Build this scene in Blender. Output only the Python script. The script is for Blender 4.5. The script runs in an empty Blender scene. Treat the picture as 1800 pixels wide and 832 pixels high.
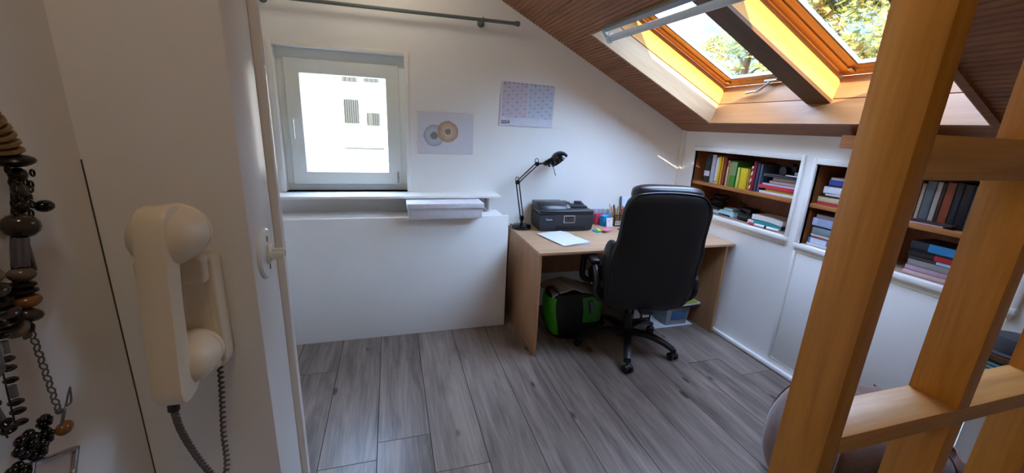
import bpy, bmesh, math, random
from mathutils import Vector, Matrix, Euler
random.seed(7)
PI = math.pi
scene = bpy.context.scene
COL = scene.collection
V = Vector

# ---------------------------------------------------------------- materials
def lin(c):
    if isinstance(c, str):
        c = c.lstrip('#'); c = [int(c[i:i+2], 16)/255 for i in (0, 2, 4)]
        c = [x/12.92 if x <= .04045 else ((x+.055)/1.055)**2.4 for x in c]
    return (c[0], c[1], c[2], 1.0)

def newmat(name):
    m = bpy.data.materials.new(name); m.use_nodes = True
    nt = m.node_tree; b = nt.nodes['Principled BSDF']
    return m, nt, b

def ramp(nt, stops):
    r = nt.nodes.new('ShaderNodeValToRGB'); e = r.color_ramp.elements
    while len(e) < len(stops): e.new(.5)
    for k, (p, c) in enumerate(stops):
        e[k].position = p; e[k].color = lin(c)
    return r

def plain(name, c, rough=.5, metal=0, vary=.06, scale=30, bump=0, bscale=200, spec=.5, coat=0):
    """one colour, a little uneven, optional fine bump"""
    m, nt, b = newmat(name)
    b.inputs['Roughness'].default_value = rough; b.inputs['Metallic'].default_value = metal
    b.inputs['Specular IOR Level'].default_value = spec; b.inputs['Coat Weight'].default_value = coat
    tc = nt.nodes.new('ShaderNodeTexCoord')
    n = nt.nodes.new('ShaderNodeTexNoise'); n.inputs['Scale'].default_value = scale; n.inputs['Detail'].default_value = 4
    nt.links.new(tc.outputs['Object'], n.inputs['Vector'])
    c4 = lin(c)
    r = ramp(nt, [(.3, [x*(1-vary) for x in c4[:3]]), (.7, [min(1, x*(1+vary)) for x in c4[:3]])])
    nt.links.new(n.outputs['Fac'], r.inputs['Fac']); nt.links.new(r.outputs['Color'], b.inputs['Base Color'])
    if bump:
        n2 = nt.nodes.new('ShaderNodeTexNoise'); n2.inputs['Scale'].default_value = bscale; n2.inputs['Detail'].default_value = 3
        nt.links.new(tc.outputs['Object'], n2.inputs['Vector'])
        bp = nt.nodes.new('ShaderNodeBump'); bp.inputs['Strength'].default_value = bump; bp.inputs['Distance'].default_value = .002
        nt.links.new(n2.outputs['Fac'], bp.inputs['Height']); nt.links.new(bp.outputs['Normal'], b.inputs['Normal'])
    return m

def wood(name, c_light, c_dark, axis='x', rough=.45, grain=14, rot=(0, 0, 0), island=0, knots=0, spec=.4):
    m, nt, b = newmat(name)
    b.inputs['Roughness'].default_value = rough; b.inputs['Specular IOR Level'].default_value = spec
    tc = nt.nodes.new('ShaderNodeTexCoord'); mp = nt.nodes.new('ShaderNodeMapping')
    src = tc.outputs['Object']
    geo = None
    if island:
        geo = nt.nodes.new('ShaderNodeNewGeometry')
        mul = nt.nodes.new('ShaderNodeMath'); mul.operation = 'MULTIPLY'; mul.inputs[1].default_value = 37.0
        nt.links.new(geo.outputs['Random Per Island'], mul.inputs[0])
        ad = nt.nodes.new('ShaderNodeVectorMath'); ad.operation = 'ADD'
        nt.links.new(src, ad.inputs[0]); nt.links.new(mul.outputs[0], ad.inputs[1]); src = ad.outputs[0]
    nt.links.new(src, mp.inputs['Vector'])
    mp.vector_type = 'TEXTURE' if rot != (0, 0, 0) else 'POINT'
    mp.inputs['Rotation'].default_value = rot
    sc = nt.nodes.new('ShaderNodeVectorMath'); sc.operation = 'MULTIPLY'
    k = [grain, grain, grain]; k['xyz'.index(axis)] = .9
    sc.inputs[1].default_value = k
    nt.links.new(mp.outputs[0], sc.inputs[0])
    n = nt.nodes.new('ShaderNodeTexNoise'); n.inputs['Scale'].default_value = 1.6; n.inputs['Detail'].default_value = 7; n.inputs['Roughness'].default_value = .62
    n.inputs['Distortion'].default_value = .6
    nt.links.new(sc.outputs[0], n.inputs['Vector'])
    sc2 = nt.nodes.new('ShaderNodeVectorMath'); sc2.operation = 'MULTIPLY'
    k2 = [60, 60, 60]; k2['xyz'.index(axis)] = 2.2
    sc2.inputs[1].default_value = k2; nt.links.new(mp.outputs[0], sc2.inputs[0])
    n2 = nt.nodes.new('ShaderNodeTexNoise'); n2.inputs['Scale'].default_value = 2; n2.inputs['Detail'].default_value = 3
    nt.links.new(sc2.outputs[0], n2.inputs['Vector'])
    mx = nt.nodes.new('ShaderNodeMath'); mx.operation = 'MULTIPLY_ADD'; mx.inputs[1].default_value = .35
    nt.links.new(n2.outputs['Fac'], mx.inputs[0]); 
    sub = nt.nodes.new('ShaderNodeMath'); sub.operation = 'SUBTRACT'; sub.inputs[1].default_value = .17
    nt.links.new(n.outputs['Fac'], sub.inputs[0]); nt.links.new(sub.outputs[0], mx.inputs[2])
    fac = mx.outputs[0]
    if knots:
        vo = nt.nodes.new('ShaderNodeTexVoronoi'); vo.inputs['Scale'].default_value = knots
        sk = nt.nodes.new('ShaderNodeVectorMath'); sk.operation = 'MULTIPLY'
        kk = [2.6, 2.6, 2.6]; kk['xyz'.index(axis)] = 1.1; sk.inputs[1].default_value = kk
        nt.links.new(mp.outputs[0], sk.inputs[0]); nt.links.new(sk.outputs[0], vo.inputs['Vector'])
        kr = nt.nodes.new('ShaderNodeMapRange'); kr.inputs['From Min'].default_value = .02; kr.inputs['From Max'].default_value = .13
        kr.inputs['To Min'].default_value = .55; kr.inputs['To Max'].default_value = 0
        nt.links.new(vo.outputs['Distance'], kr.inputs['Value'])
        sb = nt.nodes.new('ShaderNodeMath'); sb.operation = 'SUBTRACT'
        nt.links.new(fac, sb.inputs[0]); nt.links.new(kr.outputs[0], sb.inputs[1]); fac = sb.outputs[0]
    if island:
        ms = nt.nodes.new('ShaderNodeMath'); ms.operation = 'MULTIPLY_ADD'; ms.inputs[1].default_value = island; 
        nt.links.new(geo.outputs['Random Per Island'], ms.inputs[0])
        s3 = nt.nodes.new('ShaderNodeMath'); s3.operation = 'SUBTRACT'; s3.inputs[1].default_value = island/2
        nt.links.new(fac, s3.inputs[0]); nt.links.new(s3.outputs[0], ms.inputs[2]); fac = ms.outputs[0]
    r = ramp(nt, [(.22, c_dark), (.72, c_light)])
    nt.links.new(fac, r.inputs['Fac']); nt.links.new(r.outputs['Color'], b.inputs['Base Color'])
    bp = nt.nodes.new('ShaderNodeBump'); bp.inputs['Strength'].default_value = .12; bp.inputs['Distance'].default_value = .002
    nt.links.new(n2.outputs['Fac'], bp.inputs['Height']); nt.links.new(bp.outputs['Normal'], b.inputs['Normal'])
    return m

def glass(name, tint=(1, 1, 1), refl=1.45):
    m = bpy.data.materials.new(name); m.use_nodes = True; nt = m.node_tree
    for n in list(nt.nodes): nt.nodes.remove(n)
    o = nt.nodes.new('ShaderNodeOutputMaterial'); mix = nt.nodes.new('ShaderNodeMixShader')
    t = nt.nodes.new('ShaderNodeBsdfTransparent'); t.inputs[0].default_value = (*tint, 1)
    g = nt.nodes.new('ShaderNodeBsdfGlossy'); g.inputs['Roughness'].default_value = .02
    f = nt.nodes.new('ShaderNodeLayerWeight'); f.inputs['Blend'].default_value = .5
    pw = nt.nodes.new('ShaderNodeMath'); pw.operation = 'POWER'; pw.inputs[1].default_value = 5
    ma = nt.nodes.new('ShaderNodeMath'); ma.operation = 'MULTIPLY_ADD'; ma.inputs[1].default_value = .6; ma.inputs[2].default_value = .03
    nt.links.new(f.outputs['Facing'], pw.inputs[0]); nt.links.new(pw.outputs[0], ma.inputs[0])
    nt.links.new(ma.outputs[0], mix.inputs[0]); nt.links.new(t.outputs[0], mix.inputs[1]); nt.links.new(g.outputs[0], mix.inputs[2])
    nt.links.new(mix.outputs[0], o.inputs[0])
    return m

_cache = {}
def flat(c, rough=.55, **k):
    key = (c, rough, tuple(sorted(k.items())))
    if key not in _cache: _cache[key] = plain('coloured_' + c.strip('#'), c, rough, **k)
    return _cache[key]

# ---------------------------------------------------------------- mesh builder
class MB:
    def __init__(s): s.v = []; s.f = []
    def add(s, vs, fs):
        o = len(s.v); s.v += [V(p) for p in vs]; s.f += [[o+i for i in f] for f in fs]; return s
    def bm(s, b, M=None):
        b.verts.index_update()
        vs = [(M @ v.co) if M else v.co.copy() for v in b.verts]
        s.add(vs, [[v.index for v in f.verts] for f in b.faces]); b.free(); return s
    def box(s, x0, x1, y0, y1, z0, z1, bev=0, seg=2, M=None):
        b = bmesh.new(); bmesh.ops.create_cube(b, size=1)
        for v in b.verts:
            v.co = V(((x0+x1)/2+v.co.x*(x1-x0), (y0+y1)/2+v.co.y*(y1-y0), (z0+z1)/2+v.co.z*(z1-z0)))
        if bev: bmesh.ops.bevel(b, geom=b.edges[:]+b.verts[:], offset=bev, segments=seg, profile=.5, affect='EDGES')
        return s.bm(b, M)
    def prism(s, pts, vec, bev=0, M=None):
        b = bmesh.new(); vs = [b.verts.new(V(p)) for p in pts]; f = b.faces.new(vs)
        r = bmesh.ops.extrude_face_region(b, geom=[f]); vec = V(vec)
        for e in r['geom']:
            if isinstance(e, bmesh.types.BMVert): e.co += vec
        bmesh.ops.recalc_face_normals(b, faces=b.faces[:])
        if bev: bmesh.ops.bevel(b, geom=b.edges[:]+b.verts[:], offset=bev, segments=2, profile=.5, affect='EDGES')
        return s.bm(b, M)
    def tube(s, pts, r, seg=8, closed=False, M=None):
        pts = [V(p) for p in pts]; n = len(pts)
        rs = r if isinstance(r, (list, tuple)) else [r]*n
        vs = []; fs = []; up = None
        for i, p in enumerate(pts):
            a = pts[(i-1) % n] if (closed or i > 0) else p
            c = pts[(i+1) % n] if (closed or i < n-1) else p
            t = (c-a).normalized()
            if up is None:
                up = V((0, 0, 1)) if abs(t.z) < .9 else V((1, 0, 0))
            x = t.cross(up)
            if x.length < 1e-6: x = t.orthogonal()
            x.normalize(); y = x.cross(t).normalized(); up = y
            for k in range(seg):
                q = 2*PI*k/seg; vs.append(p+(x*math.cos(q)+y*math.sin(q))*rs[i])
        for i in range(n if closed else n-1):
            j = (i+1) % n
            for k in range(seg):
                l = (k+1) % seg; fs.append([i*seg+k, i*seg+l, j*seg+l, j*seg+k])
        if not closed:
            fs.append(list(range(seg))[::-1]); fs.append([(n-1)*seg+k for k in range(seg)])
        if M: vs = [M @ v for v in vs]
        return s.add(vs, fs)
    def cyl(s, a, b, r, r2=None, seg=20, M=None):
        return s.tube([a, b], [r, r if r2 is None else r2], seg, M=M)
    def lathe(s, prof, M=None, seg=28, c=(0, 0, 0), arc=2*PI):
        vs = []; fs = []; n = len(prof); c = V(c); full = arc > 6.28
        cnt = seg if full else seg+1
        for k in range(cnt):
            q = arc*k/seg
            for (r, z) in prof: vs.append(c+V((r*math.cos(q), r*math.sin(q), z)))
        for k in range(seg):
            l = (k+1) % cnt
            for i in range(n-1):
                a, b_, cc, d = k*n+i, l*n+i, l*n+i+1, k*n+i+1
                fs.append([a, b_, cc, d])
        b = bmesh.new(); bv = [b.verts.new(v) for v in vs]
        for f in fs:
            try: b.faces.new([bv[i] for i in f])
            except ValueError: pass
        bmesh.ops.remove_doubles(b, verts=b.verts[:], dist=1e-6)
        bmesh.ops.recalc_face_normals(b, faces=b.faces[:])
        return s.bm(b, M)
    def ball(s, c, r, seg=16, rings=10, M=None, e=1.0):
        c = V(c); r = r if isinstance(r, (list, tuple)) else (r, r, r)
        vs = []; fs = []
        P = lambda x: math.copysign(abs(x)**e, x)
        for i in range(rings+1):
            t = PI*i/rings
            for k in range(seg):
                q = 2*PI*k/seg
                vs.append(c+V((r[0]*P(math.sin(t))*P(math.cos(q)), r[1]*P(math.sin(t))*P(math.sin(q)), r[2]*P(math.cos(t)))))
        for i in range(rings):
            for k in range(seg):
                l = (k+1) % seg
                fs.append([i*seg+k, (i+1)*seg+k, (i+1)*seg+l, i*seg+l])
        b = bmesh.new(); bv = [b.verts.new(v) for v in vs]
        for f in fs: b.faces.new([bv[i] for i in f])
        bmesh.ops.remove_doubles(b, verts=b.verts[:], dist=1e-6)
        return s.bm(b, M)
    def torus(s, c, R, r, axis=(0, 0, 1), seg=20, sub=8, M=None):
        q = V(axis).to_track_quat('Z', 'Y'); c = V(c)
        return s.tube([c+q @ V((R*math.cos(2*PI*k/seg), R*math.sin(2*PI*k/seg), 0)) for k in range(seg)], r, sub, True, M)
    def grid(s, fn, nu, nv, thick=0):
        P = [[V(fn(i/nu, j/nv)) for j in range(nv+1)] for i in range(nu+1)]
        b = bmesh.new(); B = [[b.verts.new(p) for p in row] for row in P]
        for i in range(nu):
            for j in range(nv): b.faces.new([B[i][j], B[i+1][j], B[i+1][j+1], B[i][j+1]])
        if thick:
            b.normal_update()
            bmesh.ops.solidify(b, geom=b.faces[:], thickness=thick)
        return s.bm(b)
    def smooth(s, levels=1):
        """subdivide the whole collected mesh"""
        me = bpy.data.meshes.new('t'); me.from_pydata(s.v, [], s.f)
        o = bpy.data.objects.new('t', me); COL.objects.link(o)
        md = o.modifiers.new('s', 'SUBSURF'); md.levels = levels; md.render_levels = levels
        dg = bpy.context.evaluated_depsgraph_get(); dg.update()
        ev = o.evaluated_get(dg); m2 = ev.to_mesh()
        s.v = [v.co.copy() for v in m2.vertices]; s.f = [list(p.vertices) for p in m2.polygons]
        ev.to_mesh_clear(); bpy.data.objects.remove(o); bpy.data.meshes.remove(me); return s
    def build(s, name, mat, parent=None, label=None, angle=38, local=False, kind=None):
        off = V((0, 0, 0))
        if parent is not None and not local:
            r = parent
            while r.parent: r = r.parent
            off = r.location.copy()
        me = bpy.data.meshes.new(name); me.from_pydata([v-off for v in s.v], [], s.f)
        me.update()
        b = bmesh.new(); b.from_mesh(me); bmesh.ops.recalc_face_normals(b, faces=b.faces[:]); b.to_mesh(me); b.free()
        me.polygons.foreach_set('use_smooth', [True]*len(me.polygons))
        me.set_sharp_from_angle(angle=math.radians(angle))
        me.materials.append(mat)
        o = bpy.data.objects.new(name, me); COL.objects.link(o)
        if parent is not None: o.parent = parent
        if label: o['label'] = label
        if kind: o['kind'] = kind
        return o

def thing(name, label, cat, loc=(0, 0, 0), rz=0, group=None):
    o = bpy.data.objects.new(name, None); o.empty_display_size = .05; COL.objects.link(o)
    o.location = loc; o.rotation_euler = (0, 0, rz); o['label'] = label; o['category'] = cat
    if group: o['group'] = group
    return o
def tag(o, label, cat, group=None):
    o['label'] = label; o['category'] = cat
    if group: o['group'] = group
    return o
def struct(mb, name, mat, parent=None):
    o = mb.build(name, mat, parent)
    if parent is None: o['kind'] = 'structure'
    return o
def copy_tree(o, parent=None):
    c = o.copy(); COL.objects.link(c); c.parent = parent
    for ch in list(o.children): copy_tree(ch, c)
    return c
def text_mb(txt, size, M, depth=.0004, bold=False):
    cu = bpy.data.curves.new('t', 'FONT'); cu.body = txt; cu.size = size; cu.extrude = depth; cu.align_x = 'LEFT'
    if bold: cu.offset = size*.02
    o = bpy.data.objects.new('t', cu); COL.objects.link(o)
    dg = bpy.context.evaluated_depsgraph_get(); dg.update()
    me = bpy.data.meshes.new_from_object(o.evaluated_get(dg))
    mb = MB(); mb.add([M @ v.co for v in me.vertices], [list(p.vertices) for p in me.polygons])
    bpy.data.objects.remove(o); bpy.data.meshes.remove(me); return mb
def spline(pts, n=8):
    pts = [V(p) for p in pts]; out = []
    for i in range(len(pts)-1):
        a = pts[max(0, i-1)]; b = pts[i]; c = pts[i+1]; d = pts[min(len(pts)-1, i+2)]
        for k in range(n):
            t = k/n
            out.append(.5*((2*b)+(c-a)*t+(2*a-5*b+4*c-d)*t*t+(3*b-a-3*c+d)*t**3))
    return out+[pts[-1]]
SKY_LOW, SKY_HIGH, SUN, EXPO, HALL_FILL, ROOM_FILL = 1.0, 14.0, 15.0, 0.8, 8.0, 4.6  # last two: strengths of the added fill lamps
# ---------------------------------------------------------------- materials in use
A_SL = math.atan(.487)
M_wall = plain('white_paint', (.86, .85, .82), .55, vary=.02, scale=3, bump=.15, bscale=60)
M_gloss = plain('white_gloss_paint', (.86, .85, .82), .28, vary=.02, scale=4)
M_ceil = wood('brown_ceiling_board', '#a87352', '#7c5236', 'y', .6, 10)
M_beamtrim = wood('brown_trim_board', '#9a6238', '#6d4224', 'y', .5)
M_pine_s = wood('lacquered_pine_along_slope', '#d49a50', '#b87630', 'x', .35, 12, (0, A_SL, 0))
M_pine_y = wood('lacquered_pine_across', '#a0734a', '#875a34', 'y', .35, 12)
M_pale_s = wood('pale_pine_along_slope', '#b59878', '#9a7850', 'x', .4, 12, (0, A_SL, 0))
M_post = wood('amber_lacquered_wood', '#d8943a', '#a86a18', 'z', .42, 10)
M_rail = wood('amber_lacquered_wood_rail', '#d29c5a', '#ab743a', 'x', .42, 10)
M_shelf = wood('orange_brown_shelf_wood', '#b97a44', '#8d5428', 'y', .5, 9)
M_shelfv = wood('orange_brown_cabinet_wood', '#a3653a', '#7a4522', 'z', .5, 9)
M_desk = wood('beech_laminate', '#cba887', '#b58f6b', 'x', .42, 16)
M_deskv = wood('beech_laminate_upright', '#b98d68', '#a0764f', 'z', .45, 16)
M_floor = wood('grey_oak_laminate', '#94857a', '#453b36', 'y', .32, 9, island=.13, knots=2.6)
M_dark = plain('dark_gap', '#1c1a19', .8)
M_black = plain('black_plastic', '#17171a', .35, vary=.1)
M_blackm = plain('black_lacquered_metal', '#0d0d10', .16, vary=.05)
M_leather = plain('black_leather', '#0d0c0d', .46, vary=.12, scale=14, bump=.25, bscale=260)
M_leather2 = plain('black_leather_headrest', '#221f26', .3, vary=.12, scale=14, bump=.2, bscale=260)
M_steel = plain('brushed_steel', '#b9bbbd', .3, metal=1)
M_alu = plain('grey_aluminium', '#9a9ea0', .45, metal=.5)
M_rod = plain('grey_painted_metal', '#5d6662', .45)
M_upvc = plain('white_upvc', '#e9ece6', .3, vary=.01)
M_glass = glass('window_glass')
M_ivory = plain('ivory_plastic', '#e6d8bd', .3, vary=.03, scale=8)
M_paper = plain('white_paper', '#e6e8ee', .7, vary=.02)

# ---------------------------------------------------------------- slope frame
KX, KZ, SLO = 2.426, 1.525, .487
H_ = math.hypot(1, SLO)
def SL(s, y, n): return V((KX+(s+SLO*n)/H_, y, KZ+(-SLO*s+n)/H_))
def zs(x): return KZ-SLO*(x-KX)
def slbox(mb, s0, s1, y0, y1, n0, n1, ds=0):
    """box in the frame of the roof slope; ds shifts s at n1"""
    q = [SL(s0, y0, n0), SL(s1, y0, n0), SL(s1+ds, y0, n1), SL(s0+ds, y0, n1)]
    return mb.prism(q, (0, y1-y0, 0))
YB = 3.01            # back wall
YR = -1.6            # rear of the hall

# ---------------------------------------------------------------- floor of planks
struct(MB().box(-1.1, 2.8, YR-.2, YB+.1, -.2, -.004), 'floor_base', M_dark)
fl = MB(); PW = .25; x = -.358-3*PW; L = 2.0
joints = {-1: 2.358, 0: 1.595, 1: 1.702, 2: 1.462, 9: 1.95, 10: 1.756}
k = -3
while x < 2.7:
    j0 = joints.get(k, .90+.017*((k*5) % 7))
    y = j0-4*L
    while y < YB+.1:
        a, b = max(y, YR-.2), min(y+L, YB+.1)
        if b-a > .01:
            g = .0018
            fl.add([(x+g, a+g, 0), (x+PW-g, a+g, 0), (x+PW-g, b-g, 0), (x+g, b-g, 0)], [[0, 1, 2, 3]])
            fl.add([(x+g, a+g, 0), (x+PW-g, a+g, 0), (x+PW, a, -.004), (x, a, -.004)], [[3, 2, 1, 0]])
        y += L
    x += PW; k += 1
struct(fl, 'floor', M_floor)

# ---------------------------------------------------------------- walls
HX0, HX1, HZ0, HZ1 = -.685, .112, 1.003, 1.922       # hole of the upright window
w = MB()
def wallpoly(pts): w.prism([(px, YB, pz) for px, pz in pts], (0, .19, 0))
wallpoly([(-1.15, -.1), (HX0, -.1), (HX0, zs(HX0)+.06), (-1.15, zs(-1.15)+.06)])
wallpoly([(HX0, -.1), (HX1, -.1), (HX1, HZ0), (HX0, HZ0)])
wallpoly([(HX0, HZ1), (HX1, HZ1), (HX1, zs(HX1)+.06), (HX0, zs(HX0)+.06)])
wallpoly([(HX1, -.1), (2.8, -.1), (2.8, zs(2.8)+.06), (HX1, zs(HX1)+.06)])
struct(w, 'wall_back', M_wall)
struct(MB().box(-1.1, -.95, .70, YB, -.1, 3.2), 'wall_side', M_wall)
struct(MB().box(-.45, -.348, YR, .60, -.1, 2.95), 'wall_left', M_wall)
struct(MB().box(-1.0, -.186, .60, .712, -.1, 3.2, bev=.004), 'wall_partition', M_gloss)
t2 = MB().box(-.3, -.196, .70, .752, -.1, 2.9)
struct(t2, 'trim_1', plain('cream_door_lining', '#d2c6b2', .5))
struct(MB().box(-.350, -.3470, .5988, .6015, 0, 1.44), 'trim_12', plain('brown_gap', '#4a3c32', .8))
struct(MB().box(-.3, -.184, .75, .768, -.1, 2.9, bev=.004), 'trim_2', M_gloss)
struct(MB().box(-.45, 2.8, YR-.12, YR, -.1, 3.2), 'wall_rear', M_wall)
O1 = (1.90, 2.83, .89, 1.372); O2 = (.87, 1.80, .872, 1.36)
w = MB(); T = .02
def kb(y0, y1, z0, z1): w.box(KX, KX+T, y0, y1, z0, z1)
kb(YR, O2[0], -.05, 1.56); kb(O2[1], O1[0], -.05, 1.56); kb(O1[1], YB+.02, -.05, 1.56)
kb(O2[0], O2[1], .84, O2[2]); kb(O2[0], O2[1], -.05, .068); kb(O2[0], O2[1], O2[3], 1.56)
kb(O1[0], O1[1], -.05, O1[2]); kb(O1[0], O1[1], O1[3], 1.56)
struct(w, 'wall_right', M_wall)
struct(MB().box(2.396, KX, YR, 2.99, 0, .03, bev=.008), 'baseboard_right', M_gloss)
struct(MB().box(2.408, KX+.002, 2.975, YB, .8, 1.54, bev=.003), 'trim_3', M_gloss)

# ---------------------------------------------------------------- ribbed ceiling and roof slab
S0, S1, Y0, Y1 = -1.29, -.147, 1.06, 2.58          # clear opening of the roof windows
c = MB()
def ribs(s0, s1, y0, y1, p=.028):
    n = max(1, round((s1-s0)/p)); p = (s1-s0)/n; prof = []
    for i in range(n):
        a = s0+i*p
        prof += [(a, .004), (a+.10*p, .004), (a+.22*p, -.002), (a+.85*p, -.002), (a+.95*p, .004)]
    prof.append((s1, .004)); vs = []; fs = []
    for s_, n_ in prof: vs += [SL(s_, y0, n_), SL(s_, y1, n_)]
    for i in range(len(prof)-1): fs.append([2*i, 2*i+1, 2*i+3, 2*i+2])
    c.add(vs, fs)
ribs(-4.0, S0-.018, YR, YB); ribs(S0-.018, S1+.018, Y1+.018, YB); ribs(S0-.018, S1+.018, YR, Y0-.018)
for a in ((-4.0, S0-.018, YR-.2, YB+.2), (S0-.018, S1+.018, Y1+.018, YB+.2), (S0-.018, S1+.018, YR-.2, Y0-.018), (S1+.018, .42, YR-.2, YB+.2)):
    slbox(c, a[0], a[1], a[2], a[3], .008, .30)
struct(c, 'ceiling', M_ceil)
b_ = MB(); slbox(b_, S1+.018, .0, YR, YB, -.004, .02)
struct(b_, 'trim_4', M_beamtrim)
# casing round the two roof windows: outer boards, groove, inner boards
out = MB()
slbox(out, S0-.018, S1+.018, Y1, Y1+.018, -.004, .138); slbox(out, S0-.018, S1+.018, Y0-.018, Y0, -.004, .138)
struct(out, 'trim_5', M_pale_s)
o2 = MB(); slbox(o2, S1, S1+.018, Y0, Y1, -.004, .138, -.012); slbox(o2, S0-.018, S0, Y0, Y1, -.004, .138)
slbox(o2, S1-.014, S1+.006, Y0, Y1, .142, .264, -.018); slbox(o2, S0-.02, S0+.004, Y0, Y1, .142, .264)
struct(o2, 'trim_6', M_pine_y)
inn = MB()
slbox(inn, S0-.018, S1, Y1-.003, Y1+.018, .142, .264); slbox(inn, S0-.018, S1, Y0-.018, Y0+.003, .142, .264)
struct(inn, 'trim_7', M_pine_s)
bm_ = MB(); slbox(bm_, S0, S1-.01, 1.747, 1.883, .132, .27)
struct(bm_, 'trim_8', M_pine_s)
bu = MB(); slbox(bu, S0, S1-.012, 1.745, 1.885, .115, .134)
struct(bu, 'beam_shade_strip', wood('shade_brown_underside', '#63401f', '#472b14', 'x', .5, 12, (0, A_SL, 0)))  # dark strip added below the beam, its brown stands in for shade
rim = MB(); slbox(rim, S0-.02, S1+.02, Y0-.045, Y0-.016, -.016, .004)
struct(rim, 'trim_9', M_beamtrim)

def roof_window(no, y0, y1, handle):
    s0, s1 = S0+.006, S1-.034; sw, sb = .112, .082
    f = MB(); n0, n1 = .266, .296
    slbox(f, s0, s1, y0, y0+sw*.45, n0, n1); slbox(f, s0, s1, y1-sw*.45, y1, n0, n1)
    slbox(f, s0, s0+.1, y0, y1, n0, n1); slbox(f, s1-sb*.5, s1, y0, y1, n0, n1)
    root = struct(f, 'window_%d' % no, M_pine_s)
    g = MB(); n0 = .272
    slbox(g, s0+.02, s1-.02, y0+sw*.4, y0+sw-.012, n0, n1); slbox(g, s0+.02, s1-.02, y1-sw+.012, y1-sw*.4, n0, n1)
    slbox(g, s0+.08, s0+.11, y0+.05, y1-.05, n0, n1); slbox(g, s1-sb+.010, s1-sb*.45, y0+.05, y1-.05, n0, n1)
    struct(g, 'sash', M_pine_s, root)
    k = MB(); n0 = .274
    slbox(k, s0+.1, s1-sb, y0+sw-.014, y0+sw-.004, n0, n1); slbox(k, s0+.1, s1-sb, y1-sw+.004, y1-sw+.014, n0, n1)
    slbox(k, s1-sb+.003, s1-sb+.012, y0+sw-.014, y1-sw+.014, n0, n1)
    struct(k, 'glazing_bead', flat('#6e6f6c', .5), root)
    gl = MB(); slbox(gl, s0+.09, s1-sb+.006, y0+sw-.006, y1-sw+.006, .288, .294)
    struct(gl, 'pane', M_glass, root)
    h = MB()
    for yy in (y0+sw*.55, y1-sw*.55): slbox(h, s1-sb+.02, s1-sb+.055, yy-.012, yy+.012, .262, .274)
    struct(h, 'hinge_plate', M_steel, root)
    if handle:
        yc = (y0+y1)/2-.06
        m = MB(); slbox(m, s1-.045, s1-.018, yc-.05, yc+.04, .252, .268)
        m.tube([SL(s1-.03, yc+.01, .255), SL(s1-.03, yc+.02, .236), SL(s1-.02, yc+.075, .196), SL(s1-.02, yc+.16, .19)], .008, 8)
        struct(m, 'window_handle', M_steel, root)
roof_window(2, 1.887, 2.576, True); roof_window(3, 1.064, 1.743, False)

# ---------------------------------------------------------------- upright window with sill
f = MB(); yg = 3.11
def frame(mb, x0, x1, z0, z1, wd, y0, y1, bev=.004):
    mb.box(x0, x1, y0, y1, z0, z0+wd, bev).box(x0, x1, y0, y1, z1-wd, z1, bev)
    mb.box(x0, x0+wd, y0, y1, z0+wd*.9, z1-wd*.9, bev).box(x1-wd, x1, y0, y1, z0+wd*.9, z1-wd*.9, bev)
frame(f, HX0, HX1, HZ0, HZ1, .055, 3.085, 3.17); f.box(HX0, HX1, 3.083, 3.168, HZ1-.075, HZ1, .004)
win = struct(f, 'window_1', M_upvc)
s = MB(); frame(s, HX0+.045, HX1-.042, HZ0+.045, HZ1-.062, .088, 3.062, 3.13, .007)
struct(s, 'sash', M_upvc, win)
struct(MB().box(-.572, -.004, 3.108, 3.114, 1.118, 1.786), 'pane', M_glass, win)
h = MB().box(-.618, -.596, 3.05, 3.062, 1.42, 1.49, .003).tube([(-.607, 3.05, 1.47), (-.607, 3.022, 1.47), (-.607, 3.018, 1.455), (-.607, 3.02, 1.355)], .0085, 8)
struct(h, 'window_handle', M_upvc, win)
h = MB().cyl((.048, 3.06, 1.06), (.048, 3.06, 1.14), .006).box(.040, .056, 3.054, 3.066, 1.09, 1.105)
struct(h, 'hinge', M_steel, win)
t = MB()
t.box(HX1-.004, HX1+.024, 2.998, 3.02, HZ0, HZ1+.024, .003).box(HX0-.024, HX0+.004, 2.998, 3.02, HZ0, HZ1+.024, .003).box(HX0-.02, HX1+.02, 3.0, 3.02, HZ1-.003, HZ1+.022, .003)
struct(t, 'trim_10', M_gloss, win)
sill = MB().box(-.72, .765, 2.82, 3.10, .984, 1.003, .005)
tag(sill.build('window_sill', M_gloss), 'long white window sill shelf running under the upright window', 'sill')
tag(MB().box(.685, .705, 2.86, 3.008, .885, .983, .002).build('sill_bracket', M_gloss), 'small white bracket under the right end of the window sill', 'bracket')

# radiator cover
rc = thing('radiator_cover', 'large plain white radiator cover panel standing on the floor below the window', 'radiator cover', (.02, 2.8, 0))
MB().box(-.93, .803, 2.730, 2.748, .0, .873, .002).build('front_panel', M_wall, rc)
MB().box(-.93, .765, 2.746, 2.945, .855, .873, .002).build('top_panel', M_wall, rc)
MB().box(.74, .757, 2.746, 3.0, .0, .856, .002).build('side_panel', M_wall, rc)

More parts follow.
